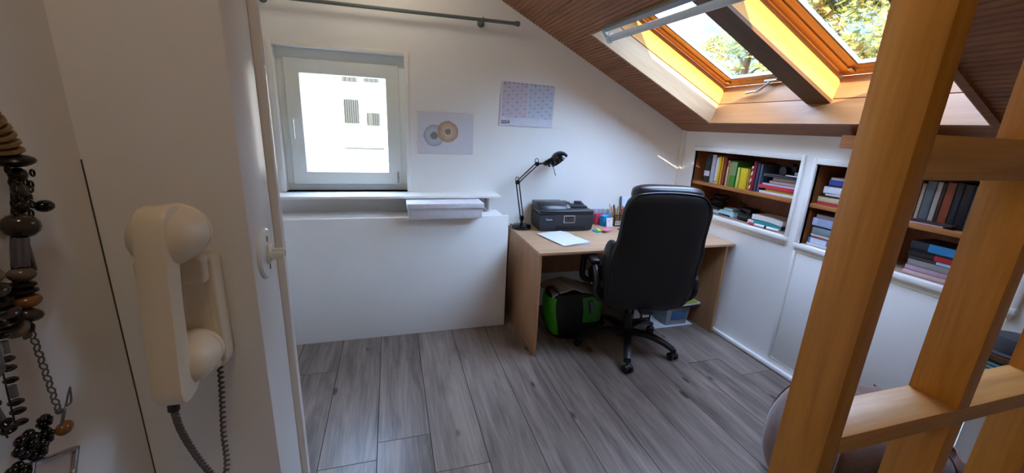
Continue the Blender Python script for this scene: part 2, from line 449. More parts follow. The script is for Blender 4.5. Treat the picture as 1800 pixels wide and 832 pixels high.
# ---------------------------------------------------------------- outside
struct(MB().box(-60, 80, -40, 90, -6.2, -6), 'ground', plain('meadow_grass', '#3a4a26', .9, vary=.3, scale=.4))
M_fac = plain('sunlit_white_render', (.82, .80, .76), .8, vary=.02)
hb = thing('neighbouring_house', 'white rendered house seen through the upright window', 'house', (-6, 25, -6))
MB().box(-18, 9, 25, 33, -6, 5.6).build('facade', M_fac, hb)
MB().prism([(-18.5, 24.5, 5.6), (-18.5, 33.5, 5.6), (-18.5, 29, 7.4)], (28, 0, 0)).build('roof', plain('clay_roof_tile', '#8a5a45', .8), hb)
M_pane = plain('grey_window_pane', '#3c3c37', .3)
M_shut = plain('grey_shutter', '#2b2b27', .7)
def hwin(x0, x1, z0, z1, slats):
    g = MB().box(x0, x1, 24.93, 25.02, z0, z1).build('window', M_pane, hb)
    sh = MB(); n = 7
    for i in range(n):
        if i in slats: continue
        a = x0+(x1-x0)*i/n; sh.box(a, a+(x1-x0)/n*.55, 24.86, 24.94, z0, z1)
    sh.build('shutter', M_shut, g)
hwin(-2.40, -1.62, 1.26, 2.52, ()); hwin(-1.23, -.53, 1.18, 1.86, (1, 2)); hwin(-2.42, -1.62, 3.46, 4.7, (0, 2, 4, 6)); hwin(-1.31, -.49, 3.5, 4.7, (0, 2, 4, 6))
hwin(-7, -6.2, 1.2, 2.5, ()); hwin(-9.4, -8.6, 3.4, 4.7, ())
MB().box(-2.5, -.35, 24.9, 25.02, -.14, -.08).build('ledge', M_shut, hb)

M_bark = plain('tree_bark', '#5a4a3a', .9, vary=.3, scale=8)
def leafmat(name, a, b_):
    m, nt, b = newmat(name)
    g = nt.nodes.new('ShaderNodeNewGeometry'); r = ramp(nt, [(0, a), (1, b_)])
    nt.links.new(g.outputs['Random Per Island'], r.inputs[0]); nt.links.new(r.outputs[0], b.inputs['Base Color'])
    b.inputs['Roughness'].default_value = .6
    tr = nt.nodes.new('ShaderNodeBsdfTranslucent'); nt.links.new(r.outputs[0], tr.inputs[0])
    mx = nt.nodes.new('ShaderNodeMixShader'); mx.inputs[0].default_value = .4
    nt.links.new(b.outputs[0], mx.inputs[1]); nt.links.new(tr.outputs[0], mx.inputs[2])
    nt.links.new(mx.outputs[0], nt.nodes['Material Output'].inputs[0])
    return m
def tree(name, label, x, y, zc, rx, rz, n, mat, size=.075, seed=1):
    rnd = random.Random(seed)
    t = thing(name, label, 'tree', (x, y, -6), 0, 'trees outside the roof windows')
    tk = MB().tube(spline([(x, y, -6), (x+.1, y, -3), (x, y+.1, zc-rz*.4), (x+.1, y, zc+rz*.6)], 4), [.22-.012*i for i in range(13)], 8)
    for i in range(9):
        q = rnd.uniform(0, 6.28); z0 = zc-rz*.7+i*rz*.13
        tk.tube([(x, y, z0), (x+math.cos(q)*rx*.4, y+math.sin(q)*rx*.4, z0+rz*.25), (x+math.cos(q)*rx*.8, y+math.sin(q)*rx*.8, z0+rz*.45)], [.05, .03, .012], 5)
    tk.build('trunk', M_bark, t)
    vs = []; fs = []
    cl = []
    for i in range(70):
        d = V((rnd.gauss(0, 1), rnd.gauss(0, 1), rnd.gauss(0, 1))).normalized()*rnd.uniform(.45, 1)
        cl.append((V((x+d.x*rx, y+d.y*rx, zc+d.z*rz)), rnd.uniform(.25, .6)))
    for i in range(n):
        cc, r = cl[rnd.randrange(len(cl))]
        p = cc+V((rnd.gauss(0, 1), rnd.gauss(0, 1), rnd.gauss(0, .8)))*r*.55
        a = V((rnd.gauss(0, 1), rnd.gauss(0, 1), rnd.gauss(0, 1))).normalized(); bb = a.orthogonal().normalized()
        s_ = size*rnd.uniform(.6, 1.3); o = len(vs)
        vs += [p-a*s_, p+bb*s_*.5, p+a*s_, p-bb*s_*.5]; fs.append([o, o+1, o+2, o+3])
    m = MB(); m.v = vs; m.f = fs; m.build('foliage', mat, t)
M_leafY = leafmat('autumn_yellow_leaves', '#947f30', '#707a30'); M_leafG = leafmat('green_leaves', '#667a38', '#8f8a3c')
tree('broadleaf_tree', 'dense yellowing tree filling the nearer roof window', 9.3, 5.7, 2.6, 2.3, 2.6, 24000, M_leafY, .085, 3)
tree('broadleaf_tree', 'sparse green and yellow tree low in the far roof window', 10.5, 10.7, 3.0, 2.0, 2.5, 11000, M_leafG, .085, 8)

# ---------------------------------------------------------------- light, sky, camera
wd = bpy.data.worlds.new('sky'); scene.world = wd; wd.use_nodes = True
nt = wd.node_tree; bg = nt.nodes['Background']
tc = nt.nodes.new('ShaderNodeTexCoord'); sp = nt.nodes.new('ShaderNodeSeparateXYZ'); nt.links.new(tc.outputs['Generated'], sp.inputs[0])
rr = nt.nodes.new('ShaderNodeValToRGB'); e = rr.color_ramp.elements
e[0].position = .0; e[0].color = (.42, .68, .80, 1)
e[1].position = 1; e[1].color = (.47, .64, 1.0, 1)
for p_, c_ in ((.12, (.40, .72, .90, 1)), (.30, (.47, .69, 1.0, 1))):
    q = e.new(p_); q.color = c_
st = nt.nodes.new('ShaderNodeMapRange'); st.inputs['From Min'].default_value = .18; st.inputs['From Max'].default_value = .55
st.inputs['To Min'].default_value = SKY_LOW; st.inputs['To Max'].default_value = SKY_HIGH; st.interpolation_type = 'SMOOTHSTEP'
nt.links.new(sp.outputs['Z'], rr.inputs[0]); nt.links.new(sp.outputs['Z'], st.inputs['Value'])
nt.links.new(rr.outputs[0], bg.inputs[0]); nt.links.new(st.outputs[0], bg.inputs[1])
sd = bpy.data.lights.new('sun', 'SUN'); sd.energy = SUN; sd.color = (1, .86, .66); sd.angle = math.radians(.6)
so = bpy.data.objects.new('sun', sd); COL.objects.link(so)
sdir = V((.381, 1, -.541)); so.rotation_euler = sdir.to_track_quat('-Z', 'Y').to_euler(); so.location = (-5, -14, 9)

yaw, pit, rol = .29720702, -.26856959, .04557721
fwd = V((math.sin(yaw)*math.cos(pit), math.cos(yaw)*math.cos(pit), math.sin(pit)))
rt = V((math.cos(yaw), -math.sin(yaw), 0)); up = rt.cross(fwd)
r2 = math.cos(rol)*rt+math.sin(rol)*up; u2 = -math.sin(rol)*rt+math.cos(rol)*up
cd = bpy.data.cameras.new('camera'); cd.sensor_width = 36; cd.lens = 706.7/1800*36; cd.clip_start = .02
co = bpy.data.objects.new('camera', cd); COL.objects.link(co)
co.matrix_world = Matrix(((r2.x, u2.x, -fwd.x, 0), (r2.y, u2.y, -fwd.y, 0), (r2.z, u2.z, -fwd.z, 1.5), (0, 0, 0, 1)))
scene.camera = co
vs_ = scene.view_settings; vs_.view_transform = 'Standard'; vs_.look = 'None'; vs_.gamma = 1; vs_.use_curve_mapping = False
vs_.exposure = EXPO
cy = scene.cycles; cy.max_bounces = 10; cy.diffuse_bounces = 7; cy.glossy_bounces = 4; cy.transparent_max_bounces = 12; cy.sample_clamp_indirect = 6; cy.use_denoising = True
# ================================================================ built-in bookcases in the low wall
def bookcase(label, O, shelf_z, loc):
    y0, y1, z0, z1 = O; xb = 2.74
    t = thing('built_in_bookcase', label, 'bookcase', loc)
    e = .016; X0 = KX+.004
    MB().box(xb, xb+.012, y0-.01, y1+.01, z0-.03, z1+.02).build('back_panel', M_shelfv, t)
    MB().box(X0, xb, y1, y1+e, z0-.03, z1+.02).build('side_panel', M_shelfv, t)
    MB().box(X0, xb, y0-e, y0, z0-.03, z1+.02).build('side_panel', M_shelfv, t)
    MB().box(X0, xb, y0, y1, z1, z1+.016).build('top_panel', M_shelf, t)
    MB().box(X0+.012, xb, y0, y1, z0-.016, z0, .001).build('bottom_panel', flat('#a58a76', .5), t)
    MB().box(X0+.006, xb, y0, y1, shelf_z-.026, shelf_z, .0015).build('shelf', M_shelf, t)
    fr = MB(); a = .014
    fr.box(KX-a, KX+.022, y0-.022, y0, z0, z1+.035, .003).box(KX-a, KX+.022, y1, y1+.022, z0, z1+.035, .003)
    fr.box(KX-a, KX+.022, y0-.001, y1+.001, z1, z1+.034, .003)
    fr.box(KX-a-.006, KX+.015, y0-.022, y1+.022, z0-.028, z0-.0005, .003).box(KX-a+.004, KX+.02, y0-.016, y1+.016, z0-.052, z0-.026, .003)
    fr.build('face_frame', M_gloss, t)
    return t
bookcase('white framed bookcase set in the low wall behind the office chair', O1, 1.128, (2.58, 2.36, .82))
bc = bookcase('white framed bookcase in the low wall partly hidden by the wooden divider', O2, 1.128, (2.58, 1.33, .80))
MB().box(KX-.004, KX+.014, O2[0]+.003, O2[1]-.003, .071, .815, .003).build('cupboard_door', M_gloss, bc)
MB().box(KX-.016, KX+.012, O2[1]-.001, O2[1]+.018, .071, .82, .003).build('door_stile', M_gloss, bc)

# ---------------------------------------------------------------- books
M_pages = plain('book_pages', '#cfc6b4', .85, vary=.08, scale=120)
def book(label, cat, group, cover, t, h, d, at, lying=False, yaw=0, pages=None, name='book', stripe=None, lean=0):
    """standing: spine towards -x at `at` (spine x, y centre, z bottom). lying: t is the thickness up, h runs along y"""
    o = thing(name, label, cat, at, 0, group)
    b = .0018; c = MB(); p = MB()
    c.box(0, b, -t/2, t/2, 0, h, .0006).box(0, d, -t/2, -t/2+b, 0, h).box(0, d, t/2-b, t/2, 0, h)
    p.box(b, d-.004, -t/2+b*.8, t/2-b*.8, .003, h-.003)
    cm = flat(cover, .45) if isinstance(cover, str) else cover
    parts = [c.build('cover', cm, o, local=True), p.build('pages', M_pages if pages is None else flat(pages, .8), o, local=True)]
    if stripe:
        for (z0, z1, col) in stripe:
            parts.append(MB().box(-.0006, .001, -t/2+.0008, t/2-.0008, z0*h, z1*h).build('spine_label', flat(col, .5), o, local=True))
    if lying:
        o.rotation_euler = (PI/2, 0, yaw); o.location.z += t/2
        o.rotation_euler = (Matrix.Rotation(yaw, 3, 'Z') @ Matrix.Rotation(-PI/2, 3, 'X')).to_euler()
    else:
        o.rotation_euler = (lean, 0, yaw)
    return o
G1 = 'books standing on the upper shelf of the bookcase behind the chair'
XS = 2.452
def m_stripes():
    m, nt, b = newmat('red_white_stripes')
    tc = nt.nodes.new('ShaderNodeTexCoord'); w_ = nt.nodes.new('ShaderNodeTexWave'); w_.wave_type = 'BANDS'; w_.bands_direction = 'DIAGONAL'
    w_.inputs['Scale'].default_value = 13; nt.links.new(tc.outputs['Object'], w_.inputs[0])
    r = ramp(nt, [(.48, '#b3202c'), (.52, '#f0e6e0')]); nt.links.new(w_.outputs['Fac'], r.inputs[0]); nt.links.new(r.outputs[0], b.inputs['Base Color'])
    return m
std = [  # label, colour, y0, y1, height, stripes
 ('black spine book with a white label, leftmost on the upper shelf', '#1a1818', 2.729, 2.668, .228, [(.22, .40, '#cfc8cc')]),
 ('tall light grey book right of the black one', '#b9b9c2', 2.665, 2.625, .222, None),
 ('white book leaning beside the yellow pair', '#dedee4', 2.621, 2.594, .205, [(.06, .1, '#55556a')]),
 ('bright yellow book, left one of the tall yellow pair', '#e8c018', 2.591, 2.566, .212, None),
 ('deeper yellow book, right one of the tall yellow pair', '#dba512', 2.564, 2.546, .210, None),
 ('brick red book right of the tall yellow pair', '#9a3426', 2.544, 2.522, .212, None),
 ('dark maroon book between brick red and thin cream books', '#5a1c1c', 2.519, 2.506, .205, None),
 ('thin cream book left of the tan and green books', '#e2d6a0', 2.502, 2.488, .190, [(.75, .95, '#b5582a')]),
 ('thin tan book touching the green book', '#b08d3e', 2.485, 2.466, .180, None),
 ('green book in the middle of the upper shelf', '#3f8c2a', 2.462, 2.408, .188, [(.45, .97, '#7d9a6a')]),
 ('pale lime booklet left of the short yellow books', '#c8cf6a', 2.402, 2.379, .150, None),
 ('thick short yellow book, widest of the three', '#e0c81c', 2.375, 2.314, .148, None),
 ('short yellow book right of the widest one', '#d9b81a', 2.312, 2.299, .147, None),
 ('short mustard book beside the striped one', '#c9a62a', 2.297, 2.288, .145, None),
 ('book with a red and white striped spine', None, 2.285, 2.266, .170, None),
 ('dark red book right of the striped spine', '#8c1622', 2.264, 2.241, .205, None),
 ('dark blue book right of the dark red one', '#33405e', 2.238, 2.214, .198, None),
 ('grey blue book last in the standing row', '#5a6678', 2.211, 2.196, .192, None)]
m_str = m_stripes()
for i, (lb, colr, y0, y1, h, st_) in enumerate(std):
    book(lb, 'book', G1, m_str if colr is None else colr, y0-y1-.001, h, .15+.004*(i % 4), (XS+.003*(i % 3), (y0+y1)/2, 1.1285), stripe=st_)
def pile(items, x, ymax, z, group):
    """items bottom up: label, colour, thickness, length along y, start offset, depth, pages"""
    for (lb, colr, t, L_, dy, d, stp) in items:
        o = book(lb, 'book', group, colr, t, L_, d, (x+dy*.12, ymax-dy-L_, z), True, stripe=stp)
        z += t+.0006
    return z
z = pile([
 ('white book at the bottom of the lying pile beside the standing row', '#dcd8e2', .017, .27, .0, .19, None),
 ('yellow book second from the bottom of the lying pile', '#cfa53a', .016, .215, .045, .17, None),
 ('bright red book in the lying pile on the upper shelf', '#d1303c', .024, .275, -.01, .19, None),
 ('purple and white thin book lying on the bright red one', '#6a58a0', .012, .262, .008, .18, [(0, .96, '#c9c2dc')]),
 ('light brown book lying above the purple one', '#b8978a', .019, .20, .06, .16, None),
 ('brown book lying near the top of the pile', '#7d6658', .022, .18, .08, .16, None)], XS+.004, 2.188, 1.1285, 'books lying in a pile on the upper shelf')
lp = thing('laptop', 'dark grey closed laptop lying on the pile of books', 'laptop', (2.55, 2.05, z))
MB().box(2.462, 2.66, 1.912, 2.185, z, z+.011, .003).build('base', flat('#3c3c3e', .4), lp)
MB().box(2.462, 2.66, 1.912, 2.185, z+.012, z+.02, .003).build('lid', flat('#55565a', .35), lp)
cm_ = thing('camera', 'black camera lying on the closed laptop in the bookcase', 'camera', (2.53, 2.03, z+.02))
zz = z+.0205
MB().box(2.50, 2.56, 1.985, 2.10, zz, zz+.062, .008).box(2.51, 2.55, 2.02, 2.06, zz+.058, zz+.078, .006).build('body', M_black, cm_)
MB().cyl((2.50, 2.04, zz+.03), (2.455, 2.04, zz+.03), .027, .026).build('lens', M_blackm, cm_)
gr = MB().box(2.47, 2.53, 1.925, 1.97, zz, zz+.03, .006).build('charger', flat('#8c8a8c', .4)); tag(gr, 'small grey charger beside the black camera on the shelf', 'charger')
cb = MB().tube(spline([(2.465, 2.02, zz+.004), (2.458, 1.99, zz+.005), (2.457, 1.95, zz+.004), (2.462, 1.915, zz+.004)], 6), .004, 6).build('white_cable', flat('#e4e2e6', .5)); tag(cb, 'short white cable lying along the laptop edge', 'cable')
# lower shelf
zl = .8905
ch = MB(); rnd = random.Random(4)
for q in range(6):
    pts = []
    cx, cy_, R = 2.61+rnd.uniform(-.01, .02), 2.695+rnd.uniform(-.02, .02), rnd.uniform(.05, .085)
    for k in range(26):
        a = k*.7; pts.append((cx+R*math.cos(a+q)*.8, cy_+R*math.sin(a+q), zl+.017+q*.020+.008*math.sin(k*1.3)))
    ch.tube(spline(pts, 3), .0055, 6)
tag(ch.build('cable_tangle', M_black), 'heap of coiled black cables on the lower shelf', 'cables')
bx = thing('adapter_box', 'black power adapter lying behind the pale blue device', 'adapter', (2.63, 2.42, zl))
MB().box(2.61, 2.71, 2.36, 2.50, zl, zl+.075, .012).build('case', M_black, bx)
MB().tube(spline([(2.62, 2.45, zl+.07), (2.615, 2.47, zl+.10), (2.64, 2.50, zl+.11), (2.68, 2.46, zl+.08)], 5), .004, 6).build('lead', M_black, bx)
for i, (dx, dy, ang) in enumerate([(0, 0, .1), (.008, -.01, -.12), (-.004, .012, .3)]):
    M = Matrix.Translation((2.50+dx, 2.67+dy, zl+.004+i*.006)) @ Matrix.Rotation(ang, 4, 'Z')
    p_ = MB().box(-.045, .05, -.075, .075, -.002, .002, M=M).build('leaflet', M_paper)
    tag(p_, ('crumpled white leaflet lowest under the black cables', 'white leaflet between two others beside the cable heap', 'white leaflet topmost beside the cable heap')[i], 'leaflet', 'leaflets beside the cables')
dv = thing('docking_station', 'pale blue plastic device with two feet on the lower shelf', 'device', (2.55, 2.49, zl))
m_pb = flat('#a9cdd2', .45)
MB().prism([(2.50, 2.41, zl+.012), (2.50, 2.575, zl+.012), (2.515, 2.56, zl+.040), (2.515, 2.425, zl+.040)], (.10, 0, .0), .004).build('body', m_pb, dv)
MB().box(2.52, 2.60, 2.44, 2.53, zl+.038, zl+.062, .006).build('raised_top', m_pb, dv)
MB().box(2.497, 2.56, 2.55, 2.58, zl, zl+.018, .004).build('foot', m_pb, dv)
MB().box(2.497, 2.56, 2.405, 2.435, zl, zl+.018, .004).build('foot', m_pb, dv)
pc = thing('pouch', 'small black zipped pouch next to the pale blue device', 'pouch', (2.53, 2.33, zl))
MB().ball((2.535, 2.325, zl+.024), (.045, .055, .024), e=.6).build('body', plain('black_nylon', '#1b1a1a', .8), pc)
MB().tube([(2.495, 2.285, zl+.03), (2.490, 2.325, zl+.034), (2.495, 2.36, zl+.03)], .0025, 6).build('zip', flat('#44444a', .4), pc)
tag(MB().box(2.49, 2.53, 2.215, 2.262, zl, zl+.028, .002).build('carton', flat('#e2dde2', .6)), 'tiny white carton between the black pouch and the teal book', 'carton')
tb = thing('glue_tube', 'red and white tube lying in front of the teal book', 'tube', (2.465, 2.08, zl))
MB().cyl((2.462, 2.17, zl+.010), (2.476, 1.99, zl+.010), .0095).build('body', flat('#e4e0e2', .4), tb)
MB().cyl((2.458, 2.215, zl+.010), (2.462, 2.17, zl+.010), .0098).build('cap', flat('#c33038', .4), tb)
MB().cyl((2.4678, 2.095, zl+.010), (2.4692, 2.077, zl+.010), .0098).build('band', flat('#2c2c3c', .4), tb)
te = thing('paperback', 'teal paperback with bent pages lying on the lower shelf', 'book', (2.56, 2.1, zl))
def tealf(u, v, lift): 
    y = 2.235-.225*u; return (2.495+.14*v+.02*u, y, zl+.002+lift*(1-.25*u*u)+.004*math.sin(u*3.1))
MB().grid(lambda u, v: tealf(u, v, .036), 12, 2, -.034).build('pages', flat('#e4e4e0', .8), te)
MB().grid(lambda u, v: (lambda p: (p[0]-.003, p[1], p[2]-.001))(tealf(u, v*.05, .034)), 12, 1, .026).build('spine', flat('#2b9c9c', .5), te)
MB().grid(lambda u, v: (lambda p: (p[0], p[1], p[2]+.002))(tealf(u, v, .036)), 12, 2, .0015).build('cover', flat('#cfe3e2', .5), te)

# second bookcase, left end beside the post
G2 = 'books piled at the left end of the half hidden bookcase, lower compartment'
pile([
 ('white book at the very bottom of the left pile, half hidden bookcase', '#e0dfe4', .018, .30, .0, .19, None),
 ('blue and white patterned book second from the bottom of the left pile', '#4d8cc0', .032, .29, .005, .18, [(.3, .55, '#e4e6ee'), (.62, .95, '#c9d2e4')]),
 ('thin red book above the blue patterned one', '#a84a4e', .010, .27, .02, .17, None),
 ('thin cream book under the teal grey book', '#d6d2c0', .012, .28, .012, .17, None),
 ('thick teal grey book in the left pile', '#7d8c94', .042, .27, .015, .18, None),
 ('thin dark book under the pale blue hardback', '#2c2c34', .009, .26, .02, .16, None),
 ('thick pale blue hardback in the left pile', '#b3bfdc', .046, .29, .005, .19, [(.1, .9, '#98a4c8')]),
 ('brown mauve book on top of the lower left pile', '#8d7470', .022, .27, .02, .17, None)], 2.452, 1.775, .8725, G2)
pile([
 ('red book at the foot of the upper left pile above the shelf', '#b82c36', .016, .28, .0, .17, None),
 ('beige thick book on the red one, upper left pile', '#c8b48e', .030, .28, .0, .18, None),
 ('thin black book under a thin white one, upper left pile', '#202024', .009, .26, .02, .16, None),
 ('thin white book above the thin black one', '#dcdfe0', .012, .25, .035, .16, None),
 ('thick white book in the upper left pile', '#dadae2', .040, .27, .02, .18, None),
 ('narrow navy book under the royal blue one', '#232a48', .010, .25, .04, .16, None),
 ('royal blue book near the top of the upper left pile', '#3448a0', .028, .25, .04, .17, None),
 ('grey white book crowning the upper left pile', '#b8b8bc', .014, .26, .045, .16, None)], 2.455, 1.775, 1.1285, 'books piled at the left end of the half hidden bookcase, upper compartment')
# part seen between the uprights of the divider
for i, (lb, colr, y0, t, h) in enumerate([
 ('brown book first of the row seen between post and upright', '#7a4c2a', 1.335, .026, .200),
 ('thin cream backed book beside the brown one, seen through the divider', '#b7a48e', 1.306, .014, .190),
 ('grey blue book left of a white one, seen through the divider', '#5c6670', 1.290, .036, .205),
 ('whitish book right of the grey blue one, seen through the divider', '#b4aca6', 1.251, .020, .205),
 ('dark brown thin book between whitish and rust books', '#3c2420', 1.229, .012, .200),
 ('rust red book in the middle of the row behind the divider', '#8e4526', 1.215, .032, .208),
 ('dark navy book right of the rust red one', '#1d222c', 1.180, .024, .212),
 ('nearly black book between navy and slate books', '#141418', 1.154, .034, .208),
 ('slate grey book last before the divider upright', '#39424c', 1.118, .028, .205),
 ('charcoal book hidden mostly by the divider upright', '#2a2a2e', 1.088, .03, .2)]):
    book(lb, 'book', 'books standing behind the divider', colr, t, h, .15, (2.475, y0-t/2, 1.1285))
book('mauve pink booklet lying in front of the standing row behind the divider', 'book', 'booklets lying before the standing row', '#c49a9c', .010, .15, .035, (2.436, 1.165, 1.1285), True)
book('black backed booklet lying on the mauve pink one behind the divider', 'book', 'booklets lying before the standing row', '#3a2c2e', .010, .16, .033, (2.437, 1.135, 1.1391), True)
pile([
 ('pinkish book at the bottom of the pile between post and upright', '#c9aaa8', .024, .19, .0, .17, None),
 ('mauve book second from the bottom between post and upright', '#b092a2', .024, .185, .004, .16, None),
 ('grey book in the pile between post and upright', '#8c8884', .030, .175, .008, .16, None),
 ('black book with a light blue corner between post and upright', '#3a3438', .014, .18, .005, .16, [(0, .38, '#9cc0dc')]),
 ('black and red book in the pile between post and upright', '#1f1c20', .026, .18, .0, .17, [(0, .42, '#a81e28')]),
 ('thin white edged black book below the blue spine one', '#15151a', .008, .175, .0, .16, None),
 ('black book with bright blue spine topping the pile between post and upright', '#23262c', .040, .18, .0, .17, [(0, .6, '#2a7cb0')])], 2.462, 1.275, .8725, 'books piled behind the divider')
tag(MB().box(2.45, 2.52, 1.045, 1.09, .8725, .905, .004).build('small_case', flat('#b8242c', .4)), 'small red case beside the pile behind the divider', 'case')
# wooden block under the ceiling trim
tag(MB().box(2.33, 2.43, 1.2, 1.64, 1.462, 1.530, .003).build('wall_batten', M_beamtrim), 'short brown wooden batten high on the low wall, above the half hidden bookcase', 'batten')

# ================================================================ wooden divider
dv = thing('wooden_divider', 'amber wooden lattice divider of posts and rails in the right foreground', 'room divider', (1.26, .52, 0))
yd0, yd1 = .470, .568
MB().prism([(.841, yd0, 0), (.8875, yd0, 0), (.8875, yd0, zs(.8875)-.002), (.841, yd0, zs(.841)-.002)], (0, yd1-yd0, 0), .003).build('post', M_post, dv)
for x0 in (1.262, 1.684):
    for (a, b) in ((0, .856), (.90, 1.44), (1.517, None)):
        z1a = zs(x0)-.002 if b is None else b; z1b = zs(x0+.045)-.002 if b is None else b
        MB().prism([(x0, yd0, a), (x0+.045, yd0, a), (x0+.045, yd0, z1b), (x0, yd0, z1a)], (0, yd1-yd0, 0), .002).build('upright', M_post, dv)
MB().box(.8875, 2.39, yd0, yd1, .856, .90, .002).build('rail', M_rail, dv)
MB().box(.8875, 2.39, yd0, yd1, 1.44, 1.517, .002).build('rail', M_rail, dv)
# ================================================================ desk
dk = thing('desk', 'beech laminate desk with side panels standing against the back wall', 'desk', (1.65, 2.62, 0))
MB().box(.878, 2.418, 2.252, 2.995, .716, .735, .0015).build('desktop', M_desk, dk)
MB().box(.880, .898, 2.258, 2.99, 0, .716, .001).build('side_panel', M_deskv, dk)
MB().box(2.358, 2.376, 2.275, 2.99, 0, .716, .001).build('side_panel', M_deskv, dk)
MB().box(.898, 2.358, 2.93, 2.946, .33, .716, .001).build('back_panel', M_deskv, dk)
DZ = .7352
# ---------------------------------------------------------------- office chair
ch = thing('office_chair', 'black leather high back swivel chair at the desk seen from behind', 'office chair', (1.58, 2.25, 0), math.radians(-15))
def loc(mb, n, m, p=None, **k): return mb.build(n, m, ch if p is None else p, local=True, **k)
hub = MB().lathe([(.0, .075), (.042, .075), (.046, .09), (.046, .135), (.036, .15), (0, .15)])
loc(hub, 'hub', M_black)
loc(MB().cyl((0, 0, .14), (0, 0, .26), .030).cyl((0, 0, .25), (0, 0, .40), .018), 'gas_lift', M_black)
for k in range(5):
    a = math.radians(-33+72*k); d = V((math.cos(a), math.sin(a), 0)); s_ = V((-math.sin(a), math.cos(a), 0))
    L = MB(); prof = []
    for i in range(11):
        t = i/10; r = .03+.30*t; z = .122+.012*math.sin(t*PI*.9)-.052*t**2.6; wdt = .030-.006*t; hh = .026-.006*t
        prof.append((r, z, wdt, hh))
    vs = []; fs = []
    for (r, z, w_, h_) in prof:
        for q in range(10):
            g = 2*PI*q/10; cs, sn_ = math.cos(g), math.sin(g)
            vs.append(d*r+s_*w_*math.copysign(abs(cs)**.6, cs)+V((0, 0, z+h_*math.copysign(abs(sn_)**.6, sn_)*(1 if sn_ > 0 else .75))))
    for i in range(10):
        for q in range(10): fs.append([i*10+q, i*10+(q+1) % 10, (i+1)*10+(q+1) % 10, (i+1)*10+q])
    fs += [list(range(10))[::-1], [100+q for q in range(10)]]
    L.add(vs, fs); leg = loc(L, 'leg', M_black)
    p = d*.335; ca = MB(); al = a+.9+k*1.1; x = V((math.cos(al), math.sin(al), 0)); off = V((-math.sin(al), math.cos(al), 0))*.012
    for sg in (-1, 1):
        cc = p+off+x*sg*.017+V((0, 0, .028))
        ca.cyl(cc-x*.009, cc+x*.009, .0278, seg=18)
    ca.cyl(p+off-x*.03+V((0, 0, .028)), p+off+x*.03+V((0, 0, .028)), .008, seg=10).ball(p+off+V((0, 0, .042)), (.024, .024, .02)).cyl(p+V((0, 0, .04)), p+V((0, 0, .085)), .010, seg=10)
    loc(ca, 'caster', M_black, leg)
loc(MB().box(-.11, .11, -.13, .13, .385, .415, .008).box(-.04, .04, -.31, -.1, .395, .42, .006), 'tilt_mechanism', M_black)
seat = MB().box(-.265, .265, -.25, .27, .415, .53, .045, 4); seat.smooth(1)
loc(seat, 'seat', M_leather)
# backrest: padded shell, outline by height
def cxo(z): t = min(1, max(0, (z-.6)/.3)); return .019*t*t*(3-2*t)
def hw(z):   # half width
    T = [(.40, .17), (.42, .215), (.45, .252), (.53, .276), (.65, .278), (.78, .276), (.90, .257), (1.0, .257), (1.06, .257), (1.11, .241), (1.145, .212), (1.17, .175), (1.183, .12)]
    for (a, b) in zip(T, T[1:]):
        if z <= b[0]:
            t = max(0, (z-a[0])/(b[0]-a[0])); return a[1]+(b[1]-a[1])*t
    return T[-1][1]
def yb(z): return -.275-.125*(z-.41)/.76
zs_ = [.40, .41, .43, .46, .50, .56, .64, .72, .80, .88, .96, 1.02, 1.07, 1.11, 1.145, 1.168, 1.182, 1.186]
def shell(front, depth, inset=0):
    vs = []; fs = []; n = 28
    for z in zs_:
        w_ = max(.05, hw(z)-inset); e = .55
        fade = min(1, (z-.395)/.05, (1.192-z)/.05); fade = max(.12, fade)**.5
        for k in range(n):
            q = 2*PI*k/n; c_, s_ = math.cos(q), math.sin(q)
            x = w_*math.copysign(abs(c_)**.38, c_); yy = depth*.5*fade*math.copysign(abs(s_)**.7, s_)
            vs.append((x+cxo(z), yb(z)+front+depth*.5+yy, z))
    for i in range(len(zs_)-1):
        for k in range(n): fs.append([i*n+k, i*n+(k+1) % n, (i+1)*n+(k+1) % n, (i+1)*n+k])
    fs += [list(range(n))[::-1], [(len(zs_)-1)*n+k for k in range(n)]]
    return MB().add(vs, fs)
br = loc(shell(0, .075), 'backrest', M_leather, angle=60)
pts = []
for z in [.43, .47, .53, .6, .7, .8, .9, 1.0, 1.06, 1.1, 1.135, 1.158]: pts.append((hw(z)-.008, yb(z)+.012, z))
arc = pts + [(-x, y, z) for x, y, z in pts[::-1]]
arc2 = pts[:]; top = [(hw(1.158)*math.cos(t)*.9, yb(1.17)+.012, 1.158+.020*math.sin(t)) for t in [.5, .9, 1.3, 1.57, 1.84, 2.24, 2.64]]
loc(MB().tube(spline([(x+cxo(z), y, z) for x, y, z in pts+top+[(-x, y, z) for x, y, z in pts[::-1]]], 3), .0045, 6), 'piping', M_black, br)
cush = shell(.06, .10, .03)
loc(cush, 'back_cushion', M_leather, angle=60)
for sg in (-1, 1):
    wg = MB().ball((sg*.245, -.235, .70), (.045, .075, .155), 16, 12, e=.85)
    loc(wg, 'lumbar_wing', M_leather)
hr = MB().ball((.019, yb(1.15)+.085, 1.155), (.205, .075, .058), 24, 14, e=.6)
loc(hr, 'headrest', M_leather2, label='shiny padded headrest roll at the top of the chair')
for sg in (-1, 1):
    x = sg*.315
    ap = spline([(sg*.25, .16, .43), (x, .17, .46), (x, .185, .56), (x, .15, .645), (x, .02, .665), (x, -.14, .66), (x, -.235, .60), (x, -.22, .50), (sg*.26, -.16, .43)], 6)
    arm = loc(MB().tube(ap, .021, 10), 'armrest', M_black)
    loc(MB().box(x-.032, x+.032, -.17, .14, .668, .702, .014, 3), 'arm_pad', M_leather2, arm)

